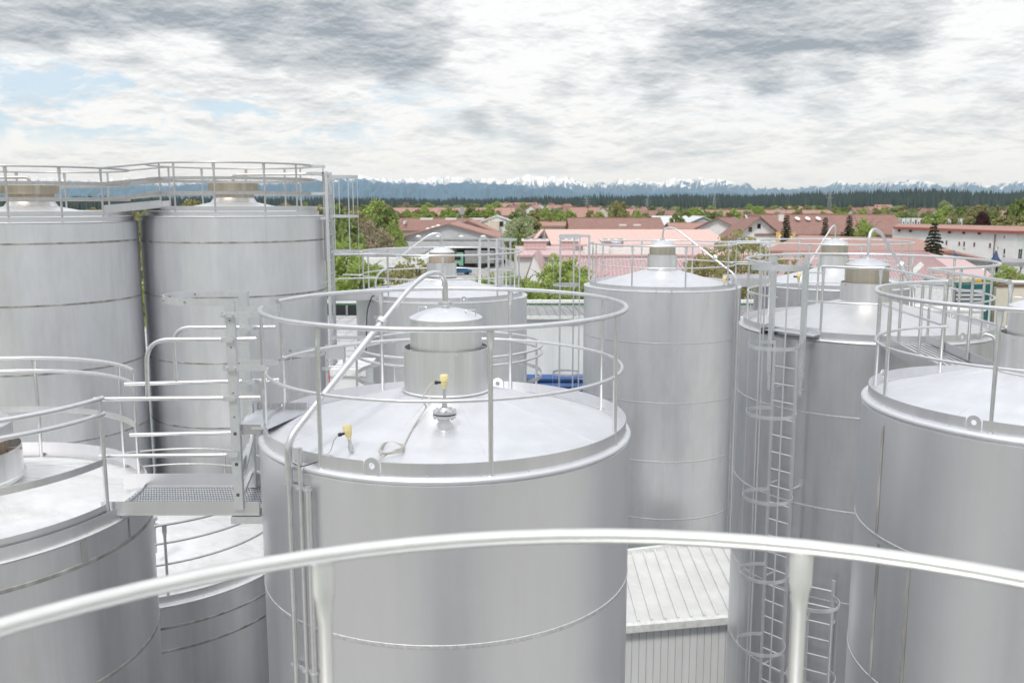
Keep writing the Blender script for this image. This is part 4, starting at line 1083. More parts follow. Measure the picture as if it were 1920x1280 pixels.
# ------------------------------------------------------------------ buildings
def window(parent, c, w, h, nrm, mat='glass_dark', frame='render_white', mull=0):
    """pane with a frame on a wall facing nrm (unit, horizontal)"""
    c = Vector(c); n = Vector(nrm); tv = Vector((-n.y, n.x, 0))
    m = MB(); fr = .045
    for s in (-1, 1): m.beam(c + tv * (s * (w / 2)) - Vector((0, 0, h / 2 + fr)) + n * .02, c + tv * (s * (w / 2)) + Vector((0, 0, h / 2 + fr)) + n * .02, .10, fr * 1.6, n)
    for s in (-1, 1): m.beam(c - tv * (w / 2) + Vector((0, 0, s * h / 2)) + n * .02, c + tv * (w / 2) + Vector((0, 0, s * h / 2)) + n * .02, .10, fr * 1.6, n)
    for k in range(mull):
        q = c + tv * (w * ((k + 1) / (mull + 1) - .5)); m.beam(q - Vector((0, 0, h / 2)) + n * .02, q + Vector((0, 0, h / 2)) + n * .02, .08, fr, n)
    f = m.build('window', frame, parent)
    m = MB(); m.add([c - tv * w / 2 - Vector((0, 0, h / 2)) + n * .015, c + tv * w / 2 - Vector((0, 0, h / 2)) + n * .015, c + tv * w / 2 + Vector((0, 0, h / 2)) + n * .015, c - tv * w / 2 + Vector((0, 0, h / 2)) + n * .015], [(0, 1, 2, 3)])
    m.build('pane', mat, f)
def gable(name, label, cat, c, L_, W, ze, zr, rz=0.0, wall='render_white', roof='tile_brown', over=.5, th=.18, wins=(), chim=(), group=None, hip=0.0, z0=0.0, gwins=()):
    """ridge along local x; L_ length, W width"""
    t = thing(name, label, cat, (c[0], c[1], z0), group)
    ca, sa = math.cos(rz), math.sin(rz)
    def w_(x, y, z_): return Vector((c[0] + x * ca - y * sa, c[1] + x * sa + y * ca, z_))
    h = hip
    m = MB(); l, q = L_ / 2, W / 2
    vs = [w_(-l, -q, z0), w_(l, -q, z0), w_(l, q, z0), w_(-l, q, z0), w_(-l, -q, ze), w_(l, -q, ze), w_(l, q, ze), w_(-l, q, ze)]
    fs = [(0, 1, 5, 4), (1, 2, 6, 5), (2, 3, 7, 6), (3, 0, 4, 7)]
    if h == 0:
        vs += [w_(-l, 0, zr), w_(l, 0, zr)]; fs += [(4, 7, 8), (5, 9, 6)]
    m.add(vs, fs); m.build('wall', wall, t)
    sl = (zr - ze) / q; lo, qo = l + over, q + over; zo = ze - sl * over
    m = MB()
    for s in (-1, 1):
        top = [w_(-lo + h, 0, zr + .03), w_(lo - h, 0, zr + .03), w_(lo, s * qo, zo + .03), w_(-lo, s * qo, zo + .03)]
        m.prism(top, (0, 0, -th) if False else (0, 0, th * .9))
    if h:
        for s in (-1, 1): m.prism([w_(s * (lo - h), 0, zr + .03), w_(s * lo, -qo, zo + .03), w_(s * lo, qo, zo + .03)], (0, 0, th * .9))
    rf = m.build('roof', roof, t)
    m = MB(); m.beam(w_(-lo + h, 0, zr + th + .04), w_(lo - h, 0, zr + th + .04), .25, .12); m.build('ridge', roof, rf)
    for (x, y, w2, hh) in chim:
        zz = zr - abs(y) * sl; m = MB(); m.box(tuple(w_(x, y, zz + hh / 2 - .2)), (w2, w2, hh + .4), rz); m.box(tuple(w_(x, y, zz + hh + .05)), (w2 + .15, w2 + .15, .1), rz); m.build('chimney', 'render_white' if w2 > .9 else 'wood_brown', rf)
    nv = Vector((sa, -ca, 0))
    for (x, z_, ww, hh, mt) in wins: window(t, w_(x, -q, z_), ww, hh, nv, mt)
    ng = Vector((-ca, -sa, 0))
    for (y, z_, ww, hh, mt) in gwins: window(t, w_(-l, y, z_), ww, hh, ng, mt)
    t['_'] = 0; del t['_']
    return t, w_, rf
def X(px, Y, py=420): return at(px, py, Y).x
GW = ()
# -- neighbouring process hall just beyond the tanks
t = thing('factory_hall', 'low white hall with green-edged flat roof directly behind the tanks', 'building', (2, 31, 0))
zf = zat(573, 36) ; zg = zat(592, 30.5)
m = MB(); m.box((5.0, 33.3, zf / 2 - .08), (9.9, 5.4, zf - .16)); m.box((5.0, 30.65, zg / 2 - .06), (9.9, .3, zg - .12)); m.build('wall', 'white_panel_ribbed', t)
m = MB(); x0, x1 = .05, 9.98
m.add([(x0, 30.4, zg), (x1, 30.4, zg), (x1, 36.2, zf), (x0, 36.2, zf)], [(0, 1, 2, 3)])
for k in range(34): m.beam((x0 + k * .3, 30.4, zg + .015), (x0 + k * .3, 36.2, zf + .015), .03, .03)
rf = m.build('roof', 'metal_roof_grey', t)
m = MB(); m.beam((x0, 30.38, zg - .05), (x1, 30.38, zg - .05), .12, .10); m.build('gutter', 'white_edge', rf)
m = MB(); m.beam((-22, 36.3, zf + .14), (x1, 36.3, zf + .14), .35, .11); m.build('roof_edge', 'white_edge', rf)
m = MB(); m.beam((-22, 36.28, zf + .04), (x1, 36.28, zf + .04), .3, .09); m.build('edge_band', 'green_edge', rf)
zl = zat(701, 30.4)
m = MB()
for k in range(9): m.tube([(x0, 30.42, zl - .15 - k * .26), (x1, 30.42, zl - .15 - k * .26)], .135, 8)
m.build('blue_cladding', 'blue_cladding', t)
zq = zat(592, 36.0)
m = MB(); m.box((-11, 39, zq / 2), (22, 6, zq)); m.build('wall', 'white_panel', t)
m = MB(); m.box((-11, 36.15, (zq + zf) / 2), (22, .1, zf - zq + .02)); m.build('window_band', 'glass_dark', t)
m = MB()
for k in range(14): m.box((-21 + k * 1.6, 36.05, (zq + zf) / 2), (.08, .12, zf - zq))
m.build('mullion_row', 'metal_roof_grey', t)
t = thing('flat_roof_building', 'low building with pale tiled flat roof between the tanks on the left', 'building', (-7, 29, 0))
m = MB(); m.box((-7.8, 29.0, zq / 2 - .05), (15, 13.8, zq - .1)); m.build('wall', 'white_panel', t)
m = MB(); m.box((-7.8, 29.0, zq - .06), (15.1, 13.9, .1)); rf = m.build('roof', 'flat_roof_grey', t)
m = MB()
for k in range(30): m.beam((-15.2 + k * .5, 22.1, zq - .008), (-15.2 + k * .5, 35.9, zq - .008), .02, .012)
for k in range(14): m.beam((-15.2, 22.3 + k * 1.0, zq - .006), (-.3, 22.3 + k * 1.0, zq - .006), .02, .012)
m.build('tile_joint', 'metal_roof_grey', rf)
# -- lean-to in the lower right gap
t = thing('annex_building', 'small white annex with ribbed metal roof between the tanks at the lower right', 'building', (4, 18, 0))
za, zb2 = zat(1043, 20.0), zat(1168, 17.0)
xa0, xa1 = .9, 5.2
m = MB()
tl, tr, br, bl = Vector((xa0, 19.6, za - .02)), Vector((5.5, 20.75, za + .10)), Vector((5.5, 17.45, zb2 + .06)), Vector((xa0, 16.8, zb2 - .04))
m.prism([tl, tr, br, bl], (0, 0, -.05)); rf = m.build('roof', 'white_roof_sheet', t)
m = MB()
for k in range(18):
    u = k / 17; a_, b_ = tl.lerp(tr, u), bl.lerp(br, u)
    m.beam(a_ + Vector((0, 0, .03)), b_ + Vector((0, 0, .03)), .045, .06)
m.build('roof_rib', 'white_roof_sheet', rf)
m = MB(); m.beam(tl + Vector((0, .06, .05)), tr + Vector((0, .06, .05)), .12, .1); m.build('ridge_flashing', 'white_edge', rf)
m = MB(); m.beam(bl + Vector((0, -.06, -.06)), br + Vector((0, -.06, -.06)), .14, .15); m.build('gutter', 'white_edge', rf)
m = MB(); m.prism([(xa0, 16.86, 0), (5.4, 17.5, 0), (5.4, 20.6, 0), (xa0, 19.5, 0)], (0, 0, zb2 - .12)); wl = m.build('wall', 'white_panel_ribbed', t)
m = MB()
for k in range(31):
    u = k / 30; p = Vector((xa0, 16.85, 0)).lerp(Vector((5.4, 17.49, 0)), u); m.beam(p + Vector((0, -.004, 0)), p + Vector((0, -.004, zb2 - .15)), .010, .012, (0, -1, 0))
m.build('panel_joint', 'render_grey', wl)
# -- white hut between tanks left of centre
t = thing('equipment_hut', 'small white flat-topped hut behind the central tank railing', 'hut', (-2.6, 16.2, 0))
zz = zat(692, 16.4); xh0, xh1 = X(622, 16.4, 700), X(684, 16.4, 700)
m = MB(); m.box(((xh0 + xh1) / 2, 17.0, zz / 2 - .06), (xh1 - xh0 - .06, 1.2, zz - .12)); m.build('wall', 'white_panel_ribbed', t)
m = MB(); m.box(((xh0 + xh1) / 2, 17.0, zz - .06), (xh1 - xh0 + .05, 1.3, .12)); m.build('roof', 'white_edge', t)

# -- white low office with window band (left of centre)
t = thing('office_building', 'white flat-roofed office with a dark window band behind blossoming trees', 'building', (-15, 78, 0))
Y = 76; x0, x1 = X(655, Y), X(790, Y); zt_ = zat(483, Y); zm_ = zat(500, Y); zn = zat(520, Y); zl_ = zat(560, Y)
m = MB(); m.box(((x0 + x1) / 2, Y + 6, zm_ / 2), (x1 - x0, 12, zm_)); m.build('wall', 'render_white', t)
m = MB(); m.box(((x0 + x1) / 2, Y + 5.7, (zt_ + zm_) / 2), (x1 - x0 + 1, 13, zt_ - zm_)); m.build('roof', 'white_edge', t); m = MB(); m.box(((x0 + x1) / 2, Y + 6, zt_ + .1), (x1 - x0 - .5, 11, .2)); m.build('roof_cover', 'metal_roof_grey', t)
nw = 9
for k in range(nw):
    xx = x0 + (x1 - x0) * (k + .5) / nw; window(t, (xx, Y, (zm_ + zn) / 2), (x1 - x0) / nw * .86, (zm_ - zn) * .86, (0, -1, 0), 'glass_dark', 'render_white', 1)
# -- grey-fronted gable workshop with red roof edge
Y = 190; xa, xb = X(744, Y), X(938, Y); za_ = zat(421, Y); ze_ = zat(446, Y)
t, w_, rf = gable('workshop', 'wide workshop with grey gable front, red roof edge and dark gateways', 'building', ((xa + xb) / 2, Y + 14), 28, xb - xa - 1.5, ze_, za_, R_(90), 'render_grey', 'tile_red', .8, .3)
m = MB(); xm = (xa + xb) / 2
m.box((xm, Y - 1.6, zat(458, Y)), (xb - xa, 3, 1.2)); m.build('canopy', 'render_grey', t)
m = MB(); m.box((xm, Y - .1, zat(450, Y)), (xb - xa - 1, .2, .35)); m.build('cornice', 'metal_roof_grey', t)
for px in (822, 865, 906, 885 - 100):
    m = MB(); m.lathe([(.0, 0), (.55, 0), (.6, .15), (.35, .4), (0, .45)], (0, 0), 16); m.v = [(x + X(px, Y - 2), y + Y - 2.6, z_ + zat(444, Y)) for x, y, z_ in m.v]; m.build('roof_light', 'white_edge', rf)
for px0, px1 in ((772, 803), (806, 850), (853, 893), (896, 930)):
    m = MB(); m.box(((X(px0, Y) + X(px1, Y)) / 2, Y - .06, 2.4), (X(px1, Y) - X(px0, Y) - .6, .12, 4.6)); m.build('gateway', 'glass_dark', t)
for k, (px, py) in enumerate(((803, 430), (813, 427), (822, 424))):
    q = at(px, py, Y + 4); m = MB(); m.lathe([(0, -.5), (.6, -.4), (.6, .05), (.35, .3), (0, .35)], (q.x, q.y), 14); m.v = [(x, y, z_ + q.z) for x, y, z_ in m.v]; m.build('roof_vent', 'white_edge', rf)
Y = 215; t, w_, rf = gable('workshop_wing', 'second white gable with red edge peeking over the workshop roof', 'building', ((X(830, Y) + X(925, Y)) / 2, Y + 10), 20, X(925, Y) - X(826, Y), zat(436, Y), zat(415, Y), R_(90), 'render_white', 'tile_red', .8, .3)
m = MB(); q = at(867, 430, 214); m.tube([(q.x, q.y, q.z - 8), (q.x, q.y, zat(392, 214))], .18, 8); m.box((q.x, q.y - .2, zat(395, 214)), (.9, .5, 1.8)); tag(m.build('antenna_mast', 'pylon_grey'), 'thin grey mast with box antennas rising above the workshop roof', 'antenna')
# -- brown-roofed long building behind
Y = 262; xa, xb = X(722, Y), X(912, Y)
t, w_, rf = gable('brown_roof_hall', 'long hall with dark brown roof and two white skylight strips behind the workshop', 'building', ((xa + xb) / 2, Y + 8), xb - xa, 18, zat(432, Y), zat(411, Y + 8), 0, 'render_cream', 'tile_brown', .7, .3)
for px0, px1 in ((788, 812), (835, 856), (881, 908)):
    m = MB(); m.box(((X(px0, Y + 7) + X(px1, Y + 7)) / 2, Y + 7.4, zat(411.5, Y + 7)), (X(px1, Y + 7) - X(px0, Y + 7), 1.5, .9)); m.build('skylight_strip', 'white_edge', rf)
m = MB(); m.box((X(758, Y), Y + 3.5, zat(417, Y)), (.4, 8, .9)); m.build('party_wall', 'white_edge', t)
# -- pink tile terrace far
Y = 520; xa, xb = X(700, Y), X(962, Y)
gable('terrace_roof', 'long low red tiled roof among round green trees, far behind the workshop', 'building', ((xa + xb) / 2, Y + 12), xb - xa, 26, zat(404, Y), zat(391, Y + 10), 0, 'render_cream', 'tile_orange', 1, .4)
# -- white gable building
Y = 235; xa, xb = X(882, Y), X(966, Y)
t, w_, rf = gable('white_gable_building', 'white building with shallow gable and one small dark window beside the blossoming tree', 'building', ((xa + xb) / 2 + 1, Y + 10), 20, xb - xa - 2, zat(419, Y), zat(406, Y), R_(90), 'render_white', 'render_grey', .4, .2)
window(t, (X(940, Y), Y, zat(420, Y)), 1.2, 1.4, (0, -1, 0)); m = MB(); m.box((X(926, Y), Y - 2, zat(414, Y) / 2), (2.9, 3.6, zat(414, Y))); m.build('stair_tower', 'render_cream', t)
m = MB(); m.box((X(923, Y), Y - 4, zat(434, Y)), (1.6, .3, .7)); m.build('window_strip', 'glass_dark', t)
# -- big pink sheet-roofed factory (centre right)
YR = 150
t = thing('pink_factory', 'big factory with pale pink sheet roofs, right of the middle', 'building', (30, 120, 0))
zr_ = zat(430, YR); zl1 = zat(458, 138)
xr0, xr1 = X(1021, YR, 430), X(1330, YR, 430); xl0, xl1 = X(1034, 138, 458), X(1352, 138, 458)
m = MB(); m.prism([(xr0, YR, zr_), (xr1, YR, zr_), (xl1 + 1.5, 138, zl1), (xl0, 138, zl1)], (0, 0, -.3)); m.prism([(xr0, YR, zr_), (xr1, YR, zr_), (xr1 + 3, YR + 12, zl1), (xr0 - 3, YR + 12, zl1)], (0, 0, -.3)); m.build('upper_roof', 'sheet_salmon', t)
m = MB(); m.prism([(xl0, 139, 0), (xl1, 139, 0), (xr1 + 2, YR + 11, 0), (xr0 - 2, YR + 11, 0)], (0, 0, zl1 - .4)); m.build('wall', 'render_white', t)
# gable end (louvres)
gx = xr0 + .2; m = MB(); m.prism([(gx - .2, 138.6, zl1), (gx - .2, YR - 1, zr_ - .35), (gx - .2, YR + 10, zl1)], (.3, 0, 0)); gb = m.build('gable_wall', 'wood_brown', t)
m = MB()
for k in range(6):
    zz = zl1 + .3 + k * (zr_ - zl1) / 8; m.beam((gx - .35, 139.2 + k * 1.1, zz), (gx - .35, YR + 6 - k * 1.0, zz), .1, .12)
m.build('louvre', 'render_grey', gb)
m = MB(); m.beam((xr0 - .3, YR, zr_ - .1), (xr0 - 2.6, 137.6, zl1 - .1), .5, .3); m.build('barge_board', 'sheet_salmon', gb)
zl2 = zat(478, 108); zlow = zat(548, 84)
x20, x21 = X(966, 137, 458), X(1350, 137, 458)
m = MB(); m.prism([(x20, 137.8, zl1 - .25), (x21 - 1, 137.8, zl1 - .25), (X(1420, 108, 478), 108, zl2), (X(968, 108, 478), 108, zl2)], (0, 0, -.25)); m.build('lower_roof', 'sheet_pink', t)
m = MB(); m.prism([(X(969, 108), 108.5, 0), (X(1420, 108), 108.5, 0), (x21, 137, 0), (x20, 137, 0)], (0, 0, zl2 - .3)); m.build('wall', 'render_white', t)
m = MB(); ya, yb = 107.6, 86
xp0, xp1 = X(1053, 107, 478), X(1440, 107, 478)
m.prism([(xp0, ya, zl2 - .3), (xp1, ya, zl2 - .3), (X(1520, yb, 545), yb, zlow), (X(1030, yb, 545), yb, zlow)], (0, 0, -.2)); rr2 = m.build('ribbed_roof', 'sheet_pink_ribbed', t)
m = MB()
for k in range(60):
    u = k / 59; a_ = Vector((xp0, ya, zl2 - .28)).lerp(Vector((xp1, ya, zl2 - .28)), u); b_ = Vector((X(1030, yb, 545), yb, zlow + .02)).lerp(Vector((X(1520, yb, 545), yb, zlow + .02)), u); m.beam(a_, b_, .10, .10)
m.build('roof_rib', 'sheet_pink', rr2)
m = MB(); m.prism([(X(1030, yb), yb + .3, 0), (X(1520, yb), yb + .3, 0), (xp1, ya, 0), (xp0, ya, 0)], (0, 0, zlow - .2)); m.build('wall', 'render_white', t)
for k, (pa, pb_) in enumerate(((980, 1027), (1049, 1087), (1128, 1171))):
    Y = 124; xa, xb = X(pa, Y, 460), X(pb_, Y, 460); zz = zat(465, Y)
    sk = MB(); sk.box(((xa + xb) / 2, Y + 1, (zz + zat(451, Y)) / 2), (xb - xa - .3, 2, zat(451, Y) - zz)); s_ = sk.build('roof_box', 'sheet_pink', t)
    m = MB(); m.box(((xa + xb) / 2, Y + 1, zat(450.5, Y)), (xb - xa + .3, 2.5, .25)); m.build('frame', 'white_edge', s_)
    m = MB()
    for q in range(3): m.box((xa + (xb - xa) * (q + .5) / 3, Y + 1, zat(450.5, Y) + .14), ((xb - xa) / 3 - .4, 2.0, .06))
    m.build('pane', 'glass_dark', s_)
Y = 112; m = MB(); m.box(((X(1096, Y) + X(1282, Y)) / 2, Y, zat(471, Y)), (X(1282, Y) - X(1096, Y), 1.4, .8)); m.box(((X(1103, Y) + X(1140, Y)) / 2, Y - .5, zat(467, Y)), (2.6, 1.6, 1.0)); m.build('air_duct', 'white_edge', t)
m = MB(); m.box(((X(1097, 110) + X(1280, 110)) / 2, 109.2, zat(485, 109)), (X(1280, 110) - X(1097, 110), .5, .95)); m.build('red_parapet', 'red_paint', t)
m = MB(); q = at(1155, 465, 121); m.lathe([(.55, -1.2), (.6, .7), (.75, .75), (.3, 1.2)], (q.x, q.y), 12); m.v = [(x, y, z_ + q.z) for x, y, z_ in m.v]; m.build('roof_vent', 'galvanised', t)
m = MB(); q = at(1086, 465, 121); m.tube([(q.x, q.y, q.z - 1.2), (q.x, q.y, q.z + .3)], .5, 12); m.build('roof_vent', 'metal_roof_grey', t)
# white steep gable bay in front
Y = 95; t = thing('white_gable_bay', 'steep white triangular gable wall in front of the pink factory roof', 'building', (X(1003, Y), Y, 0))
zA, x_ = zat(478, Y), X(1001, Y, 480); xl_, xr_ = X(970, Y, 560), X(1040, Y, 560); zB = zat(575, Y)
m = MB(); m.prism([(xl_, Y, zB), (xr_, Y, zB), (x_, Y, zA)], (0, .4, 0)); m.prism([(xl_, Y, 0), (xr_, Y, 0), (xr_, Y, zB), (xl_, Y, zB)], (0, .4, 0)); m.build('wall', 'render_white', t)
m = MB(); m.prism([(x_, Y - .1, zA + .15), (xr_ + .3, Y - .1, zB), (xr_ + 1.2, 106, zB), (x_ + .9, 106, zA + .15)], (0, 0, -.12)); m.prism([(x_, Y - .1, zA + .15), (xl_ - .3, Y - .1, zB), (xl_ + .6, 106, zB), (x_ + .9, 106, zA + .15)], (0, 0, -.12)); m.build('roof', 'sheet_pink', t)
# -- right pink halls
t = thing('red_flat_factory', 'factory with flat red roof between the three dark spruces and the white block', 'building', (50, 125, 0))
Y1, Y2 = 150, 118
pts = [(X(1500, Y1, 441), Y1, zat(441, Y1)), (X(1720, Y1, 447), Y1, zat(447, Y1)), (X(1790, Y2, 470), Y2, zat(470, Y2)), (X(1430, Y2, 470), Y2, zat(470, Y2))]
m = MB(); m.prism(pts, (0, 0, -.4)); m.build('roof', 'tile_orange', t)
m = MB(); m.prism([(x, y + (.5 if y < 130 else -.5), 0) for x, y, _ in pts], (0, 0, min(p[2] for p in pts) - .5)); m.build('wall', 'render_cream', t)
t = thing('pink_hall', 'lower hall with ribbed pink hipped roof right of the rear tank caps', 'building', (48, 95, 0))
Yr, Ye = 112, 76
pts = [(X(1470, Yr, 471), Yr, zat(473, Yr)), (X(1733, Yr, 470), Yr, zat(471, Yr)), (X(1812, Ye, 545), Ye, zat(528, Ye)), (X(1400, Ye, 545), Ye, zat(532, Ye))]
m = MB(); m.prism(pts, (0, 0, -.25)); rf = m.build('roof', 'sheet_pink', t)
hx = [(X(1733, Yr, 470), Yr, zat(471, Yr)), (X(1812, Ye, 545), Ye, zat(528, Ye)), (X(1900, Ye + 6, 540), Ye + 6, zat(536, Ye + 6)), (X(1800, Yr + 6, 480), Yr + 6, zat(482, Yr + 6))]
m = MB(); m.prism(hx, (0, 0, -.25)); m.build('hip', 'sheet_pink', rf)
m = MB()
for k in range(70):
    u = k / 69; a_ = Vector(pts[0]).lerp(Vector(pts[1]), u); b_ = Vector(pts[3]).lerp(Vector(pts[2]), u); m.beam(a_ + Vector((0, 0, .03)), b_ + Vector((0, 0, .03)), .09, .08)
m.beam(pts[0], pts[1], .5, .25); m.build('roof_rib', 'sheet_pink_ribbed', rf)
m = MB(); m.prism([(pts[3][0], Ye + 1, 0), (hx[2][0], Ye + 7, 0), (hx[3][0], Yr, 0), (pts[0][0], Yr, 0)], (0, 0, zat(545, Ye) - .5)); m.build('wall', 'render_white', t)
m = MB(); m.beam(pts[3], pts[2], .3, .25); m.beam(hx[1], hx[2], .3, .25); m.build('gutter', 'red_paint', rf)

# -- farmhouse style building with spruces
Y = 205; xa, xb = X(1428, Y), X(1690, Y)
t, w_, rf = gable('farmhouse', 'long house with wide brown tiled roof, white chimney, oval skylights and blue shutters', 'house', ((xa + xb) / 2, Y + 8.5), xb - xa, 17, zat(436, Y), zat(405, Y + 8.5), R_(-1), 'render_white', 'tile_brown', 1.6, .35,
    chim=[((X(1478, Y) - (xa + xb) / 2), -3.0, 1.1, 1.6)])
for px in (1502, 1521.5, 1541.5):
    q = at(px, 412, Y + 2.6); q.z = zat(436, Y) + (zat(405, Y + 8.5) - zat(436, Y)) * .62 ; m = MB()
    m.add([(q.x + .55 * math.cos(k * .3927 * 1) , Y + 5.2 + .9 * math.sin(k * .3927), zat(436, Y) + .9 + (zat(405, Y + 8.5) - zat(436, Y)) * (5.2 + .9 * math.sin(k * .3927)) / 8.5) for k in range(16)], [tuple(range(16))]); m.build('skylight', 'white_edge', rf)
zz = zat(446, Y)
window(t, (X(1510, Y), Y - .35, zz), 1.7, 1.9, (0, -1, 0))
m = MB()
for px in (1503.6, 1516.4): m.box((X(px, Y), Y - .45, zz), (.55, .12, 2.0))
m.build('shutter', 'shutter_blue', t)
m = MB(); m.box((X(1545, Y), Y - .5, zat(447, Y)), (4.2, .5, 2.6)); m.build('shed_panel', 'wood_brown', t)
for px in (1437, 1580, 1640): window(t, (X(px, Y), Y - .35, zz), 1.0, 1.6, (0, -1, 0))
m = MB(); gx = xa - 1.4; m.prism([(gx, Y - 1, zat(437, Y)), (gx, Y + 8.5, zat(405, Y + 8.5) - .1), (gx, Y + 18, zat(437, Y))], (-.12, 0, 0)) if False else None
m = MB(); m.beam((gx - .2, Y - 1.5, zat(438, Y)), (gx - .2, Y + 8.5, zat(404, Y + 8.5)), .12, .5); m.build('barge_board', 'white_edge', rf)
q = at(1413, 420, Y)
t, w_, rf = gable('house_porch_gable', 'white gable end with deep brown eaves at the left of the farmhouse', 'house', (X(1412, Y) + 1.0, Y + 5), 12, 9.5, zat(440, Y), zat(408, Y), R_(90), 'render_white', 'tile_brown', 1.4, .3)
window(t, (X(1421, Y), Y - 1, zat(424, Y)), .9, 1.2, (0, -1, 0)); window(t, (X(1405, Y), Y - 1, zat(430, Y)), .9, 1.2, (0, -1, 0), 'wood_brown')
Y = 222; xa, xb = X(1340, Y), X(1402, Y)
t, w_, rf = gable('house', 'brown-roofed white house turned sideways just left of the farmhouse', 'house', (X(1372, Y), Y + 6), 15, 13, zat(434, Y), zat(410, Y), R_(62), 'render_white', 'tile_brown', 1.0, .3, chim=[(2.0, 0, .8, 1.2)], wins=[(-3.5, zat(441, Y), 1.1, 1.4, 'glass_dark'), (2.5, zat(441, Y), 1.1, 1.4, 'glass_dark')])
for k, px in enumerate((1463, 1484)):
    Yb = 196; m = MB(); m.box((X(px, Yb), Yb, zat(446 + k * 3, Yb)), (1.6, .08, 2.6)); m.box((X(px, Yb), Yb - .05, zat(446 + k * 3, Yb)), (.5, .03, 1.3)); bn = thing('banner', 'orange-yellow banner on a pole, ' + ('left' if k == 0 else 'right') + ' of the pair in front of the farmhouse', 'banner', (X(px, Yb), Yb, 0), 'banners in front of the farmhouse')
    m.cur = 0; m.build('cloth', 'banner_yellow', bn); m = MB(); m.box((X(px, Yb), Yb - .06, zat(446 + k * 3, Yb)), (.42, .02, 1.2)); m.build('print', 'white_edge', bn)
    m = MB(); m.tube([(X(px, Yb) + .85, Yb, 0), (X(px, Yb) + .85, Yb, zat(434, Yb))], .05, 8); m.build('pole', 'white_edge', bn)
# -- mid brown roofs
def simple_house(label, px0, px1, ye, yr, Y, roof='tile_brown', wall='render_cream', depth=14, rz=0, name='house', group=None, cat='house', **k):
    xa, xb = X(px0, Y), X(px1, Y)
    return gable(name, label, cat, ((xa + xb) / 2, Y + depth / 2), xb - xa, depth, zat(ye, Y), zat(yr, Y + depth / 2), rz, wall, roof, .6, .3, group=group, **k)
t, w_, rf = simple_house('long dark brown roof with two white roof hatches behind the pink factory', 1072, 1243, 431, 411, 200, 'tile_brown')
for px in (1168, 1195):
    m = MB(); q = at(px, 426, 201.5); m.box((q.x, 202.5, zat(426, 202.5) + .4), (1.6, 1.6, .5)); m.build('roof_hatch', 'white_edge', rf)
simple_house('low red roof with dark chimney left of the long brown roof', 1016, 1068, 425, 418, 215, 'tile_red', chim=[(-1, 0, .8, 1)])
t, w_, rf = simple_house('white metal-roofed hall with a shallow gable behind the pink factory', 1238, 1300, 424, 407, 262, 'metal_roof_light', 'render_grey', 26)
gable('grey_gable_hall', 'pale grey gable wall of the metal hall, with a steel flue', 'building', (X(1318, 255), 262), 14, X(1350, 255) - X(1276, 255), zat(423, 255), zat(407, 255), R_(90), 'render_grey', 'metal_roof_light', .5, .2)
simple_house('flat orange-brown roof in front of the metal hall', 1262, 1338, 430, 420, 232, 'tile_red', 'render_cream', 12)
simple_house('wide dull brown roof in the middle distance above the metal hall', 1196, 1268, 407, 396, 330, 'tile_brown')
simple_house('second dull brown roof left of the bushy trees in the middle distance', 1180, 1215, 404, 393, 360, 'tile_red')
simple_house('long low reddish roof on the far side of the round trees', 1330, 1412, 404, 395, 380, 'tile_red')
simple_house('long low roof above the farmhouse ridge, far away', 1436, 1560, 401, 395, 430, 'tile_red')
t, w_, rf = simple_house('brown tiled roof with lantern right of the third spruce', 1604, 1686, 422, 409, 255, 'tile_brown', 'render_white')
simple_house('low brown roof with a round-topped dormer left of the white block', 1630, 1676, 434, 421, 215, 'tile_red')
m = MB(); q = at(1650, 430, 212); m.lathe([(2.2, -1), (2.1, .6), (1.4, 1.6), (0, 2.0)], (q.x, q.y), 16); m.v = [(x, y, z_ + q.z) for x, y, z_ in m.v]; tag(m.build('domed_rooflight', 'render_grey'), 'grey round-topped dome rooflight on the low brown roof', 'rooflight')
simple_house('small grey pyramid roof with white lantern above the brown roofs', 1662, 1684, 416, 410, 252, 'metal_roof_grey', 'render_white', 6, hip=2.0, chim=[(-1.8, 0, .95, 1.2)])
# -- long white block on the right
t = thing('white_block', 'long white two-storey block with red eaves and small windows, right', 'building', (60, 170, 0))
A_ = Vector((X(1674, 185, 428), 185, 0)); B_ = Vector((X(1870, 163, 440), 163, 0)); C_ = Vector((X(1908, 158.5, 440), 158.8, 0)); D_ = Vector((C_.x + 28, 178, 0))
zT = zat(427.5, 185); zT2 = zat(435, 163)
m = MB(); m.add([A_, B_, C_, D_, Vector((A_.x + 8, 200, 0)), A_ + Vector((0, 0, zT)), B_ + Vector((0, 0, zT2)), C_ + Vector((0, 0, zT2)), D_ + Vector((0, 0, zT2)), Vector((A_.x + 8, 200, zT))], [(0, 1, 6, 5), (1, 2, 7, 6), (2, 3, 8, 7), (3, 4, 9, 8), (4, 0, 5, 9)]); m.build('wall', 'render_white', t)
up3 = Vector((0, 0, 1)); off = Vector((-.3, -1.0, 0))
m = MB(); m.prism([A_ + off + up3 * (zT + .05), B_ + off + up3 * (zT2 + .05), C_ + off * .8 + up3 * (zT2 + .05), D_ + up3 * (zT2 + .05), Vector((A_.x + 8, 201, zT + .25))], (0, 0, .28)); rf = m.build('roof', 'tile_red', t)
m = MB(); m.beam(A_ + off + up3 * (zT + .05), B_ + off + up3 * (zT2 + .05), .25, .4); m.beam(B_ + off + up3 * (zT2 + .05), C_ + off * .8 + up3 * (zT2 + .05), .25, .4); m.beam(C_ + off * .8 + up3 * (zT2 + .05), D_ + off * .8 + up3 * (zT2 + .05), .25, .4); m.build('eaves_board', 'red_paint', rf)
wd = (B_ - A_); nW = Vector((wd.y, -wd.x, 0)).normalized()
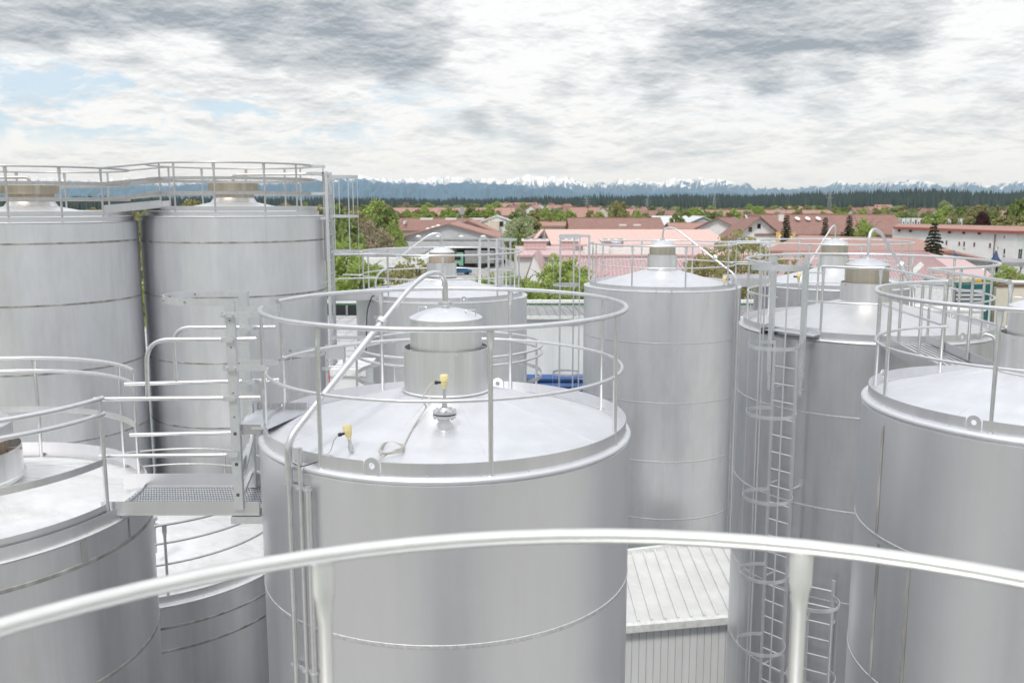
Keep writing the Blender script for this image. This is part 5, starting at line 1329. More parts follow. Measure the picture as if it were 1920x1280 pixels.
for px in (1691, 1712, 1786, 1813, 1842):
    # bracket under the eaves
    best = min(range(400), key=lambda k: abs(960 + F * (A_ + wd * (k / 400)).x / (A_ + wd * (k / 400)).y * 1.0 / math.cos(PITCH) - px)); p = A_ + wd * (best / 400)
    m = MB(); m.beam(p + nW * .3 + up3 * (zT2 - .1), p + nW * .3 + up3 * (zT2 - .55), .28, .4, nW); m.build('eaves_bracket', 'window_red', t)
def onwall(px, py):
    d = ray(px, py); o = Vector((0, 0, CZ)); k = (A_ - o).dot(nW) / d.dot(nW); return o + d * k
for px, py, w2, h2 in ((1682.5, 448, .42, .45), (1701.5, 449, .42, .5), (1775, 455, .5, .9), (1799, 457, .5, .85), (1808, 457.5, .5, 1.0), (1808, 466.5, .5, .3), (1827, 458.5, .5, .85), (1856.5, 460.5, .52, .95)):
    window(t, onwall(px, py) , w2, h2, nW, 'window_red')
nB = Vector(((C_ - B_).y, -(C_ - B_).x, 0)).normalized()
for f_, z1_, w2, h2 in ((.38, zat(445, 160), .35, .5), (.10, zat(466, 160), .3, .6), (.45, zat(472, 160), .5, 1.0), (.45, zat(481, 160), .5, .4)): window(t, B_.lerp(C_, f_) + up3 * z1_, w2, h2, nB)
nC = Vector(((D_ - C_).y, -(D_ - C_).x, 0)).normalized(); window(t, C_.lerp(D_, .05) + up3 * zat(476, 160), 1.4, 1.8, nC, 'glass_dark', 'render_white', 1)
m = MB(); m.tube([B_ - wd.normalized() * .3 + nW * .2 + up3 * (zT2 - .4), B_ - wd.normalized() * .3 + nW * .2], .09, 8); m.build('downpipe', 'wood_brown', t)
# shed with orange edge
t = thing('grey_shed', 'pale grey shed with sloping orange roof edge in front of the white block', 'building', (X(1810, 150), 150, 0))
P1, P2, P3 = at(1772, 469, 152), at(1862, 491, 140), at(1870, 491, 139.5)
m = MB(); m.prism([(P1.x, P1.y, 0), (P2.x, P2.y, 0), (P2.x, P2.y, P2.z), (P1.x, P1.y, P1.z)], (2.5, 12, 0)); m.build('wall', 'render_grey', t)
m = MB(); m.beam(P1 + Vector((-.6, -.4, .1)), P2 + Vector((0, -.4, .1)), .9, .2); m.prism([P1 + Vector((0, 0, .12)), P2 + Vector((0, 0, .12)), P2 + Vector((2.5, 12, .12)), P1 + Vector((2.5, 12, .12))], (0, 0, .15)); m.build('roof', 'tile_orange', t)
for px in (1818, 1855): window(t, at(px, 502, 142 if px > 1840 else 146) + Vector((0, -.6, 0)), 2.4, 1.8, (0, -1, 0))
# white box buildings behind the block
t = thing('white_flat_hall', 'flat-topped white hall with pink sheet roof behind the white block', 'building', (X(1755, 300), 300, 0))
xa, xb = X(1719, 300), X(1785, 300); m = MB(); m.box(((xa + xb) / 2, 312, zat(411, 300) / 2), (xb - xa, 20, zat(411, 300))); m.build('wall', 'render_grey', t)
m = MB(); m.box(((X(1722, 296) + X(1748, 296)) / 2, 296, zat(420, 296)), (X(1748, 296) - X(1722, 296), 6, 2.4)); m.build('red_annex', 'red_paint', t); m = MB(); m.box(((xa + xb) / 2, 299.9, zat(411.5, 300)), (xb - xa + .6, .4, .5)); m.build('parapet', 'white_edge', t)
for k, px in enumerate((1694, 1702, 1712, 1722, 1780, 1791, 1796, 1801)):
    Yb = 270; z_ = zat(419 - (k < 4) * 0, Yb); fl = thing('flag', 'white upright banner flag, %s of the row of flags behind the white block' % ['first', 'second', 'third', 'fourth', 'fifth', 'sixth', 'seventh', 'eighth (rightmost)'][k], 'flag', (X(px, Yb), Yb, 0), 'white flags behind the white block')
    m = MB(); m.box((X(px, Yb), Yb, z_), (.95, .06, 2.9)); m.build('cloth', 'white_edge', fl); m = MB(); m.tube([(X(px, Yb) - .55, Yb, 0), (X(px, Yb) - .55, Yb, z_ + 1.7)], .06, 6); m.build('pole', 'pylon_grey', fl)
    m = MB(); m.box((X(px, Yb), Yb - .05, z_ - .2), (.35, .03, 1.4)); m.build('print', 'shutter_blue', fl)
simple_house('low pinkish shed roof right of the flags', 1836, 1868, 424, 418, 330, 'tile_orange')
# yard items on the right
def closed_parasol(px, py0, py1, Y, label):
    t = thing('closed_parasol', label, 'parasol', (X(px, Y), Y, 0), 'closed blue parasols'); x = X(px, Y); zt2, zb3 = zat(py0, Y), zat(py1, Y)
    MB().lathe([(.0, zt2), (.10, zt2 - .1), (.28, (zt2 + zb3) / 2), (.75, zb3), (.3, zb3 + .05), (0, zb3 + .1)], (x, Y), 10).build('canopy', 'parasol_blue', t)
    MB().tube([(x, Y, 0), (x, Y, zt2 + .3)], .05, 8).build('pole', 'white_edge', t)
closed_parasol(1792, 468, 483, 125, 'dark blue closed parasol top beside the big spruce'); closed_parasol(1872, 469, 493, 105, 'larger dark blue closed parasol in front of the white block')
t = thing('street_lamp', 'street lamp with a ribbed LED head in front of the pink hall roof', 'street lamp', (X(1706, 62, 540), 62, 0))
p = at(1706, 515, 62); q = at(1729, 494, 62.3)
m = MB(); m.tube([(p.x, p.y, 0), (p.x, p.y, p.z - .1)], [.08, .05], 10); m.build('pole', 'galvanised', t); m = MB(); m.beam(p, q, .34, .09, (0, -1, .3)); m.tube([(p.x, p.y, p.z - .12), p], .06, 8); m.build('lamp_head', 'white_edge', t)
t = thing('white_container', 'white windowless container box beside the teal skip on the right', 'container', (X(1750, 52), 52, 0))
Y = 52; m = MB(); z1_, z2_ = zat(536, Y), zat(574, Y); xa, xb = X(1706, Y, 550), X(1788, Y, 550); m.box(((xa + xb) / 2, Y + 1.2, (z1_) / 2), (xb - xa, 2.4, z1_)); m.build('body', 'white_paint', t)
m = MB(); m.box(((xa + xb) / 2, Y + 1.2, z1_ + .03), (xb - xa + .1, 2.5, .06)); m.box((xb + .03, Y, z1_ / 2), (.09, .1, z1_)); m.build('frame', 'metal_roof_grey', t)
t = thing('waste_skip', 'teal waste skip with a slatted tailgate, heaped with planks', 'skip', (X(1827, 55), 55, 0))
Y = 56; xa, xb = X(1790, Y, 550), X(1862, Y, 550); z1_ = zat(534, Y)
m = MB(); m.box(((xa + xb) / 2, Y + 2.2, z1_ / 2), (xb - xa, 4.4, z1_)); m.build('body', 'teal_paint', t)
m = MB()
for k in range(12): m.box((xa + (xb - xa) * .40, Y - .06, zat(545, Y) - k * .26), ((xb - xa) * .74, .08, .16))
m.build('slat_gate', 'render_grey', t)
m = MB(); random.seed(5)
for k in range(16): a = random.uniform(-.5, .5); m.box((random.uniform(xa + .4, xb - .4), Y + random.uniform(.3, 3.6), z1_ + .05 + k * .02), (random.uniform(.8, 1.9), .18, .05), a)
m.build('plank_load', 'render_cream', t)
t = thing('excavator', 'small yellow excavator with a dark bucket behind the teal skip', 'excavator', (X(1828, 68), 68, 0)); Y = 70
b = at(1824, 526, Y); m = MB(); m.box((b.x, b.y, b.z - .3), (.8, 1.2, .9)); m.beam((b.x - .3, b.y, b.z - .6), (b.x - .1, b.y, b.z + .5), .3, .3); m.box((b.x, b.y, .8), (1.8, 2.4, .5)); m.beam((b.x, b.y, 1), (b.x, b.y, b.z - .4), .6, .6); m.build('body', 'machine_yellow', t)
m = MB(); m.box((b.x + .95, b.y, b.z - .15), (1.1, .9, .7)); m.beam((b.x + .2, b.y, b.z), (b.x + .8, b.y, b.z), .2, .2); m.tube([(b.x - 1, b.y - .8, .35), (b.x + 1, b.y - .8, .35)], .35, 10); m.build('bucket', 'black_rubber', t)
t = thing('boundary_wall', 'plain grey wall with a dark coping at the right edge', 'wall', (X(1895, 60), 60, 0)); Y = 58; xa, xb = X(1866, Y, 540), X(2100, Y, 540); z1_ = zat(537, Y)
m = MB(); m.box(((xa + xb) / 2, Y, z1_ / 2), (xb - xa, .3, z1_)); m.build('panel', 'render_cream', t); m = MB(); m.box(((xa + xb) / 2, Y, z1_ + .06), (xb - xa, .45, .12)); m.build('coping', 'wood_brown', t)
t = thing('carport', 'dark-edged flat canopy roof at the right edge below the white block', 'canopy', (X(1900, 110), 110, 0)); Y = 112; xa, xb = X(1868, Y, 495), X(2050, Y, 495)
m = MB(); m.box(((xa + xb) / 2, Y + 4, zat(496, Y)), (xb - xa, 8, .5)); m.build('roof', 'metal_roof_grey', t); m = MB()
for k in range(5): m.tube([(xa + .5 + k * (xb - xa - 1) / 4, Y + .3, 0), (xa + .5 + k * (xb - xa - 1) / 4, Y + .3, zat(497, Y))], .1, 8)
m.build('posts', 'pylon_grey', t) if False else m.build('post', 'pylon_grey', t)
t = thing('ribbed_box', 'white ribbed box unit on the ground beyond the right tanks', 'container', (X(1830, 44), 44, 0)); Y = 44; xa, xb = X(1741, Y, 590), X(1842, Y, 590); z1_ = zat(583, Y)
m = MB(); m.box(((xa + xb) / 2, Y + 1, z1_ / 2), (xb - xa, 2, z1_)); m.build('body', 'white_panel_ribbed', t)
m = MB()
for k in range(24): m.box((xa + (xb - xa) * k / 23, Y - .02, z1_ / 2 - .1), (.06, .06, z1_ - .2))
m.build('rib', 'white_edge', t); m = MB(); m.box(((xa + xb) / 2, Y + 1, z1_ + .05), (xb - xa + .2, 2.2, .1)); m.build('roof', 'white_edge', t)

# -- vehicles in the yard
def truck(label, px, py, Y, cab='truck_green', box='white_paint', rz=0.0, box_len=6.5, tank_=False):
    x = X(px, Y, py); t = thing('truck', label, 'truck', (x, Y, 0), 'vehicles parked in the workshop yard'); ca, sa = math.cos(rz), math.sin(rz)
    def w_(a, b, c_): return Vector((x + a * ca - b * sa, Y + a * sa + b * ca, c_))
    m = MB(); pr = [(-1.2, .55), (-1.2, 1.7), (-1.05, 2.75), (.9, 2.85), (.9, .55)]
    m.prism([w_(a, -1.2, c_) for a, c_ in pr], w_(0, 1.2, 0) - w_(0, -1.2, 0)); m.box(tuple(w_(.2, 0, 2.98)), (1.3, 2.1, .3), rz); body = m.build('cab', cab, t)
    m = MB(); m.prism([w_(-1.225, -1.0, 1.7), w_(-1.09, -1.0, 2.55), w_(-1.09, 1.0, 2.55), w_(-1.225, 1.0, 1.7)], w_(-.01, 0, 0) - w_(0, 0, 0)); m.prism([w_(-.9, -1.21, 1.65), w_(.4, -1.21, 1.65), w_(.4, -1.21, 2.5), w_(-.85, -1.21, 2.5)], w_(0, -.01, 0) - w_(0, 0, 0)); m.build('windscreen', 'glass_dark', body)
    m = MB(); m.box(tuple(w_(-1.22, 0, .7)), (.12, 2.3, .35), rz); m.build('bumper', 'metal_roof_grey', body)
    for s in (-1, 1): m = MB(); m.box(tuple(w_(-1.24, s * .85, 1.0)), (.06, .35, .2), rz); m.build('headlight', 'white_edge', body)
    m = MB()
    if tank_: m.tube([w_(1.3, 0, 2.0), w_(1.5, 0, 2.0), w_(box_len, 0, 2.0), w_(box_len + .2, 0, 2.0)], [.8, 1.15, 1.15, .8], 18)
    else: m.box(tuple(w_(1.2 + box_len / 2, 0, 2.25)), (box_len, 2.45, 2.5), rz)
    m.build('load_body', box, t); m = MB(); m.beam(w_(-1, 0, .75), w_(1.2 + box_len, 0, .75), .9, .25); m.build('chassis', 'black_rubber', t)
    for a in (-.4, box_len * .62, box_len * .62 + 1.2):
        for s in (-1, 1): MB().tube([w_(a, s * 1.2, .5), w_(a, s * .9, .5)], .5, 14).build('wheel', 'tyre', t)
truck('green truck cab facing left behind the rusty tank cap', 861, 490, 186, 'truck_green', 'metal_roof_grey', 0, 6)
truck('white truck with a teal tank body right of the green truck', 940, 478, 200, 'white_paint', 'teal_paint', R_(180), 6, True)
truck('white box truck in front of the left workshop gateway', 826, 474, 184.5 + 12, 'white_paint', 'white_paint', R_(8), 5)
def car(label, px, Y, mat, rz=0.0, py=495):
    x = X(px, Y, py); t = thing('parked_car', label, 'car', (x, Y, 0), 'vehicles parked in the workshop yard'); ca, sa = math.cos(rz), math.sin(rz)
    def w_(a, b, c_): return Vector((x + a * ca - b * sa, Y + a * sa + b * ca, c_))
    m = MB(); pr = [(-2.1, .35), (-2.1, .75), (-1.3, .92), (-.8, 1.4), (.8, 1.45), (1.5, 1.0), (2.1, .9), (2.1, .35)]
    m.prism([w_(a, -.85, c_) for a, c_ in pr], w_(0, .85, 0) - w_(0, -.85, 0)); b = m.build('body', mat, t)
    m = MB(); m.prism([w_(-1.15, -.86, .95), w_(-.72, -.86, 1.34), (w_(.75, -.86, 1.38)), w_(1.3, -.86, 1.0)], w_(0, -.01, 0) - w_(0, 0, 0)); m.build('side_window', 'glass_dark', b)
    for a in (-1.3, 1.3):
        for s in (-1, 1): MB().tube([w_(a, s * .87, .32), w_(a, s * .65, .32)], .32, 12).build('wheel', 'tyre', t)
car('dark blue car below the green truck', 862, 168, 'shutter_blue', .3, 510)
car('dark car by the wall between the container and the wall on the right', 1852, 44.5, 'black_rubber', 1.4, 582)

# -- electricity pylons
for k, (px, py0, Y) in enumerate(((1100, 370, 900), (1213, 372, 1000), (1339, 366, 950), (1555, 354, 820))):
    x = X(px, Y, 385); z_ = zat(py0, Y); t = thing('pylon', 'lattice pylon against the forest, %s from the left' % ['first', 'second', 'third', 'fourth and tallest'][k], 'pylon', (x, Y, 0), 'lattice pylons'); m = MB()
    for sx in (-1, 1):
        for sy in (-1, 1): m.beam((x + sx * 2.2, Y + sy * 2.2, 0), (x + sx * .25, Y + sy * .25, z_), .22, .22)
    for q in range(8):
        f0_, f1_ = q / 8, (q + 1) / 8; m.beam((x - 2.2 + 1.95 * f0_, Y - 2, z_ * f0_), (x + 2.2 - 1.95 * f1_, Y - 2 + 1.7 * f1_, z_ * f1_), .14, .14); m.beam((x + 2.2 - 1.95 * f0_, Y - 2, z_ * f0_), (x - 2.2 + 1.95 * f1_, Y - 2 + 1.7 * f1_, z_ * f1_), .14, .14)
    m.build('mast', 'pylon_grey', t); m = MB()
    for q, w2 in ((.95, 3), (.83, 4.5), (.70, 3.6)): m.beam((x - w2, Y, z_ * q), (x + w2, Y, z_ * q), .25, .3)
    m.build('cross_arm', 'pylon_grey', t)

# -- far little houses
random.seed(11)
far = [(985, 385, 640), (1001, 391, 560), (1012, 384, 700), (1033, 386, 680), (1048, 392, 600), (1063, 389, 640), (1080, 398, 470), (1095, 403, 400), (1112, 394, 560), (1128, 392, 600), (1146, 392, 620), (1170, 396, 520), (1178, 403, 430),
       (1107, 387, 720), (1188, 391, 640), (1205, 392, 680), (1240, 392, 700), (962, 390, 600), (948, 386, 720), (1310, 394, 560), (1460, 391, 640), (1490, 389, 720), (1700, 399, 520), (1742, 400, 540), (1775, 398, 600), (1640, 393, 620), (1612, 397, 540), (1655, 388, 800), (1730, 394, 620), (1905, 402, 430)]
ordn = lambda i: ['leftmost', 'second from the left', 'third from the left', 'fourth from the left', 'fifth from the left'][i] if i < 5 else 'number %d counting from the left' % (i + 1)
far = sorted(far); RFN = {'tile_red': 'red-roofed', 'tile_orange': 'orange-roofed', 'tile_brown': 'brown-roofed'}; rfs = [random.choice(('tile_red', 'tile_orange', 'tile_brown')) for _ in far]; hl = place_labels([(q[0], 'small ' + RFN[rf_]) for q, rf_ in zip(far, rfs)], 'village house')
for i, (px, py, Y) in enumerate(far):
    w_0 = random.uniform(10, 17); h1 = zat(py + 5, Y); h2 = h1 + random.uniform(2.6, 4.2); h1 = max(3.2, h1)
    rz_ = random.choice((0, R_(90), R_(20), R_(70)))
    gable('village_house', hl[i], 'house', (X(px, Y, 395), Y), w_0, random.uniform(8, 11), h1, max(h2, h1 + 2.5), rz_, random.choice(('render_white', 'render_white', 'render_cream')), rfs[i], .7, .3,
          wins=[(-2.5, h1 - 1.4, 1.2, 1.3, 'glass_dark'), (2.5, h1 - 1.4, 1.2, 1.3, 'glass_dark')], group='small houses of the far village', chim=[(1.5, 0, .7, .9)])
# ------------------------------------------------------------------ trees
def crown_mb(rng, blobs, nleaf, size, up=.0):
    m = MB(); tot = sum(b[1] ** 2 for b in blobs)
    for (c, r, sq) in blobs:
        n = max(6, int(nleaf * r * r / tot))
        for _ in range(n):
            d = Vector((rng.gauss(0, 1), rng.gauss(0, 1), rng.gauss(0, 1))).normalized() * (r * (rng.random() ** .42))
            d.z *= sq; p = Vector(c) + d
            a = Vector((rng.gauss(0, 1), rng.gauss(0, 1), rng.gauss(0, .6) + up)).normalized(); b = a.orthogonal().normalized(); b = (b * math.cos(6.28 * rng.random()) + a.cross(b) * math.sin(6.28 * rng.random())).normalized()
            s = size * rng.uniform(.6, 1.4); s2 = s * rng.uniform(.45, .8); e = a.cross(b)
            m.add([p - b * s, p + e * s2, p + b * s, p - e * s2], [(0, 1, 2, 3)])
    return m
def limb_mb(rng, H, r0, limbs, lean=0.0, top=.9):
    m = MB(); pts = []; k = 7
    for i in range(k): f = i / (k - 1); pts.append(Vector((lean * f + rng.uniform(-.02, .02) * H * f, rng.uniform(-.02, .02) * H * f, H * top * f)))
    m.tube(pts, [r0 * (1 - .82 * i / (k - 1)) for i in range(k)], 8)
    for (f, L_, a, e, r) in limbs:
        i = min(k - 2, int(f * (k - 1))); p = pts[i].lerp(pts[i + 1], f * (k - 1) - i)
        d = Vector((math.cos(a) * math.cos(e), math.sin(a) * math.cos(e), math.sin(e)))
        q = [p, p + d * L_ * .4, p + d * L_ * .75 + Vector((0, 0, L_ * .08)), p + d * L_ + Vector((0, 0, L_ * .18))]
        m.tube(q, [r, r * .7, r * .45, r * .15], 6)
        for _ in range(3):
            b = q[1].lerp(q[3], rng.random()); dd = (d + Vector((rng.gauss(0, .5), rng.gauss(0, .5), rng.gauss(.3, .4)))).normalized()
            m.tube([b, b + dd * L_ * .35], [r * .4, r * .08], 4)
    return m
PROTO = {}
def make_tree(kind, seed, nleaf, leaf, H=10.0, W=3.2, shape='round', mat='leaf_green', size=.25, trunk_h=.22, nb=26, gaps=1.0, bl=.34):
    """unit tree of height H at the origin; returns (trunk mesh, crown mesh)"""
    rng = random.Random(seed); blobs = []
    for i in range(nb):
        f = (i + .5) / nb
        if shape == 'round': rr_ = math.sin(math.pi * min(1, max(.04, f * .93 + .06))) ** .6
        elif shape == 'column': rr_ = (.55 + .45 * math.sin(math.pi * f)) * (1 - f ** 4)
        elif shape == 'spread': rr_ = (1 - abs(f - .45) * 1.1)
        else: rr_ = 1 - f * .9
        a = i * 2.39996 + rng.uniform(-.4, .4); R = W * rr_ * rng.uniform(.35, .85) * gaps
        z_ = H * (trunk_h + (1 - trunk_h) * (f * .94)) + rng.uniform(-.3, .3)
        blobs.append(((R * math.cos(a), R * math.sin(a), z_), W * bl * (rng.uniform(.6, 1.25)) * (.6 + .4 * rr_), rng.uniform(.6, .95)))
    limbs = [(rng.uniform(.25, .9), W * rng.uniform(.5, 1.0) * (1 if size > .12 else .62), rng.uniform(0, 6.28), rng.uniform(.3, 1.1), H * (.008 if size > .12 else .0035) * rng.uniform(.7, 1.5)) for _ in range(14)]
    return limb_mb(rng, H, H * (.018 if size > .12 else .008), limbs), crown_mb(rng, blobs, nleaf, size)
def make_spruce(seed, H=12.0, W=2.6, nleaf=5200, size=.34, droop=.28):
    rng = random.Random(seed); m = MB(); tr = MB(); tr.tube([(0, 0, 0), (0, 0, H * .5), (0, 0, H)], [H * .018, H * .010, .01], 8)
    tiers = 26
    for i in range(tiers):
        f = i / tiers; z_ = H * (.06 + .93 * f); R = W * (1 - f) ** .85 * rng.uniform(.85, 1.1) + .08; nbr = max(4, int(13 * (1 - f) + 4))
        for b in range(nbr):
            a = 6.283 * (b + rng.random() * .7) / nbr; rb = R * rng.uniform(.72, 1.12); dz = -rb * droop * rng.uniform(.5, 1.3)
            d = Vector((math.cos(a), math.sin(a), 0)); nl = max(8, int(nleaf / (tiers * 11) * (rb / W + .35) * 2.6))
            tr.tube([(0, 0, z_), tuple(d * rb * .9 + Vector((0, 0, z_ + dz * .8)))], [H * .003, H * .001], 4) if b % 2 == 0 else None
            for _ in range(nl):
                u = rng.random() ** .7; p = d * (rb * u) + Vector((0, 0, z_ + dz * u * u)); sdv = Vector((-d.y, d.x, 0)); wv = rng.gauss(0, .16) * rb * (1.1 - u)
                p = p + sdv * wv + Vector((0, 0, rng.gauss(0, .05))); e = (d + sdv * rng.gauss(0, .5) + Vector((0, 0, rng.gauss(-.25, .25)))).normalized(); s = size * rng.uniform(.6, 1.3)
                q = e.cross(Vector((rng.gauss(0, .3), rng.gauss(0, .3), 1))).normalized() * (s * .45)
                m.add([p - q * .5, p + e * s * .5 - q, p + e * s, p + e * s * .5 + q], [(0, 1, 2, 3)])
    return tr, m
def tree(key, label, x, y, H, W=None, group=None, name='tree', rz=None, z0=0, W0=1.0):
    """a copy of the prototype, first use builds it"""
    trunk, crown, H0, mat = PROTO[key]
    t = thing(name, label, 'tree', (x, y, z0), group)
    s = H / H0
    for me, nm in ((trunk, 'trunk'), (crown, 'crown')):
        o = bpy.data.objects.new(nm, me); scene.collection.objects.link(o); o.parent = t; ORG[o.name] = Vector((x, y, z0))
    t.scale = (s * W0 if W is None else W, s * W0 if W is None else W, s)
    t.rotation_euler.z = random.uniform(0, 6.28) if rz is None else rz
    return t
def proto(key, tr_cr, H, mat):
    out_ = []
    for mb, mt, nm in ((tr_cr[0], 'trunk_bark', 'trunk'), (tr_cr[1], mat, 'crown')):
        me = bpy.data.meshes.new(nm); me.from_pydata([tuple(v) for v in mb.v], [], mb.f); me.materials.append(MATS[mt])
        for p, sm in zip(me.polygons, mb.sm): p.use_smooth = sm
        out_.append(me)
    PROTO[key] = (out_[0], out_[1], H, mat)
proto('round1', make_tree('r', 1, 5200, 0, 10, 3.6, 'round', size=.24), 10, 'leaf_green')
proto('round2', make_tree('r', 2, 5200, 0, 10, 4.2, 'round', size=.25), 10, 'leaf_spring')
proto('round3', make_tree('r', 3, 4200, 0, 10, 3.4, 'round', size=.26), 10, 'leaf_olive')
proto('col1', make_tree('c', 4, 5600, 0, 12, 2.4, 'column', size=.25, trunk_h=.1), 12, 'leaf_green')
proto('col2', make_tree('c', 5, 5000, 0, 12, 2.3, 'column', size=.24, trunk_h=.1), 12, 'leaf_olive')
proto('bare', make_tree('b', 6, 5200, 0, 11, 3.4, 'round', size=.13, trunk_h=.12), 11, 'leaf_brown')
proto('bare2', make_tree('b', 16, 6200, 0, 11, 3.2, 'round', size=.15, trunk_h=.12), 11, 'leaf_olive')
proto('pale', make_tree('p', 7, 6000, 0, 9, 3.6, 'round', size=.19), 9, 'leaf_pale')
proto('purple', make_tree('p', 8, 4000, 0, 9, 3.6, 'round', size=.24), 9, 'leaf_purple')
proto('spruce1', make_spruce(9), 12, 'leaf_spruce')
proto('spruce2', make_spruce(10, 12, 1.7, 4500), 12, 'leaf_spruce')
proto('spruce3', make_spruce(12, 12, 3.3, 11000, .30, .22), 12, 'leaf_spruce')
proto('near1', make_tree('n', 21, 19000, 0, 8, 2.6, 'round', size=.065, trunk_h=.04, nb=170, bl=.16), 8, 'leaf_spring')
proto('near2', make_tree('n', 22, 9500, 0, 8, 3.0, 'round', size=.07, trunk_h=.04, nb=120, bl=.15), 8, 'leaf_olive')
proto('blossom', make_tree('n', 23, 8000, 0, 7, 2.8, 'round', size=.095, trunk_h=.08, nb=60, bl=.22), 7, 'leaf_blossom')
proto('willow', make_tree('n', 24, 8000, 0, 8, 2.5, 'column', size=.10, trunk_h=.06, nb=60, bl=.24), 8, 'leaf_spring')
def T(key, px, ytop, Y, label, W0=1.0, group=None, name='tree', py=430, rz=None):
    H = zat(ytop, Y); return tree(key, label, X(px, Y, py), Y, H, None, group, name, rz, 0, W0)
random.seed(3)
# left thicket beyond the tall tank
th = [('col1', 638, 372, 120, 'tall fresh green tree right behind the ladder tower', 1.0), ('round2', 700, 378, 210, 'broad green tree top left of the workshop', 1.1), ('round1', 722, 386, 190, 'bright green tree at the edge of the thicket beside the workshop', .9),
      ('bare', 690, 408, 110, 'brown budding tree in front of the thicket, left of the workshop', 1.15), ('bare', 712, 424, 96, 'lower brown twiggy tree left of the workshop gable', 1.0), ('col1', 660, 398, 105, 'dark green tree behind the cage of the ladder tower', 1.0),
      ('bare2', 672, 392, 150, 'olive green tree in the middle of the left thicket', 1.1), ('round1', 628, 405, 90, 'green tree seen between the tall tank and its ladder', .9), ('round2', 735, 418, 175, 'round bright green tree touching the workshop roof edge', .7),
      ('bare2', 600, 383, 170, 'olive tree top over the tall tank rim', 1.0), ('col1', 575, 372, 150, 'light green tree top above the right rim of the tall tank', 1.0), ('bare', 545, 376, 170, 'brownish tree top above the tall tank rim', 1.0),
      ('round3', 360, 372, 150, 'light green tree between the twin tall tank caps', .8), ('bare2', 205, 384, 120, 'olive bush left of the high walkway', .9), ('round3', 235, 383, 130, 'yellow green bush under the high walkway', 1.0), ('bare2', 285, 386, 120, 'olive tree behind the high walkway', 1.0), ('round3', 175, 388, 150, 'olive bush over the rim of the far left tank', 1.0),
      ('bare2', 262, 470, 40, 'yellowish tree in the gap between the tall tanks', .7), ('near1', 266, 505, 34, 'fresh green shrub low in the gap between the tall tanks', .8)]
for k, px, yt, Y, lb, w0 in th: T(k, px, yt, Y, lb, w0, None, 'leafy_tree')
# near young trees behind the hall
nr = [('near1', 640, 438, 54, 'young tree with fresh leaves right of the ladder tower, before the white office', 1.0), ('near1', 672, 478, 50, 'lower young tree with fresh leaves before the white office', 1.1), ('near2', 778, 470, 52, 'thin young tree with yellow-green leaves left of the rusty cap', 1.1), ('near2', 742, 500, 50, 'small sparse tree in front of the office windows', .9),
      ('near1', 960, 500, 46, 'fresh green tree behind the ladder frames of the rusty-cap tank', 1.0), ('near1', 1062, 470, 46, 'fresh green tree in front of the pink roof, left of the tall tank', 1.15), ('near1', 1018, 510, 44, 'low fresh green tree at the foot of the white gable bay', 1.0), ('near1', 905, 505, 50, 'fresh green tree just right of the rusty cap', .9), ('near1', 1088, 500, 43, 'fresh green tree beside the cage ladder of the tall tank', .9), ('near1', 985, 520, 42, 'low green bush left of the white gable bay', .9),
      ('near2', 1392, 424, 62, 'tall sparse tree with yellow-brown young leaves right of the tall tank', 1.0), ('near2', 1350, 452, 58, 'sparse yellow-brown tree behind the tall tank railing', 1.0), ('near2', 1440, 456, 56, 'sparse yellow-brown tree left of the far brown cap', .9), ('near2', 1310, 470, 60, 'sparse low tree over the right part of the tall tank roof', .8),
      ('near2', 1508, 470, 60, 'thin olive tree behind the far brown cap', .6), ('near1', 1893, 488, 62, 'young tree in front of the grey wall at the right edge', 1.0), ('near2', 1915, 510, 60, 'reddish shrub at the right edge behind the wall', .9)]
for k, px, yt, Y, lb, w0 in nr: T(k, px, yt, Y, lb, w0, None, 'young_tree')
# spruces
for k, px, yt, Y, lb, w0 in (('spruce2', 1474, 400, 170, 'dark spruce standing in front of the farmhouse chimney', 1.15), ('spruce2', 1547, 404, 172, 'slim dark spruce, middle one in front of the farmhouse', 1.0), ('spruce2', 1592, 400, 172, 'dark spruce at the right end of the farmhouse roof', 1.15), ('spruce3', 1752, 412, 112, 'big shaggy spruce in front of the long white block', .9),
                             ('spruce2', 1579, 432, 160, 'small spruce tip between the second and third farmhouse spruces', .7), ('spruce2', 1627, 434, 150, 'small spruce tip right of the farmhouse', .7)):
    T(k, px, yt, Y, lb, w0, None, 'spruce')
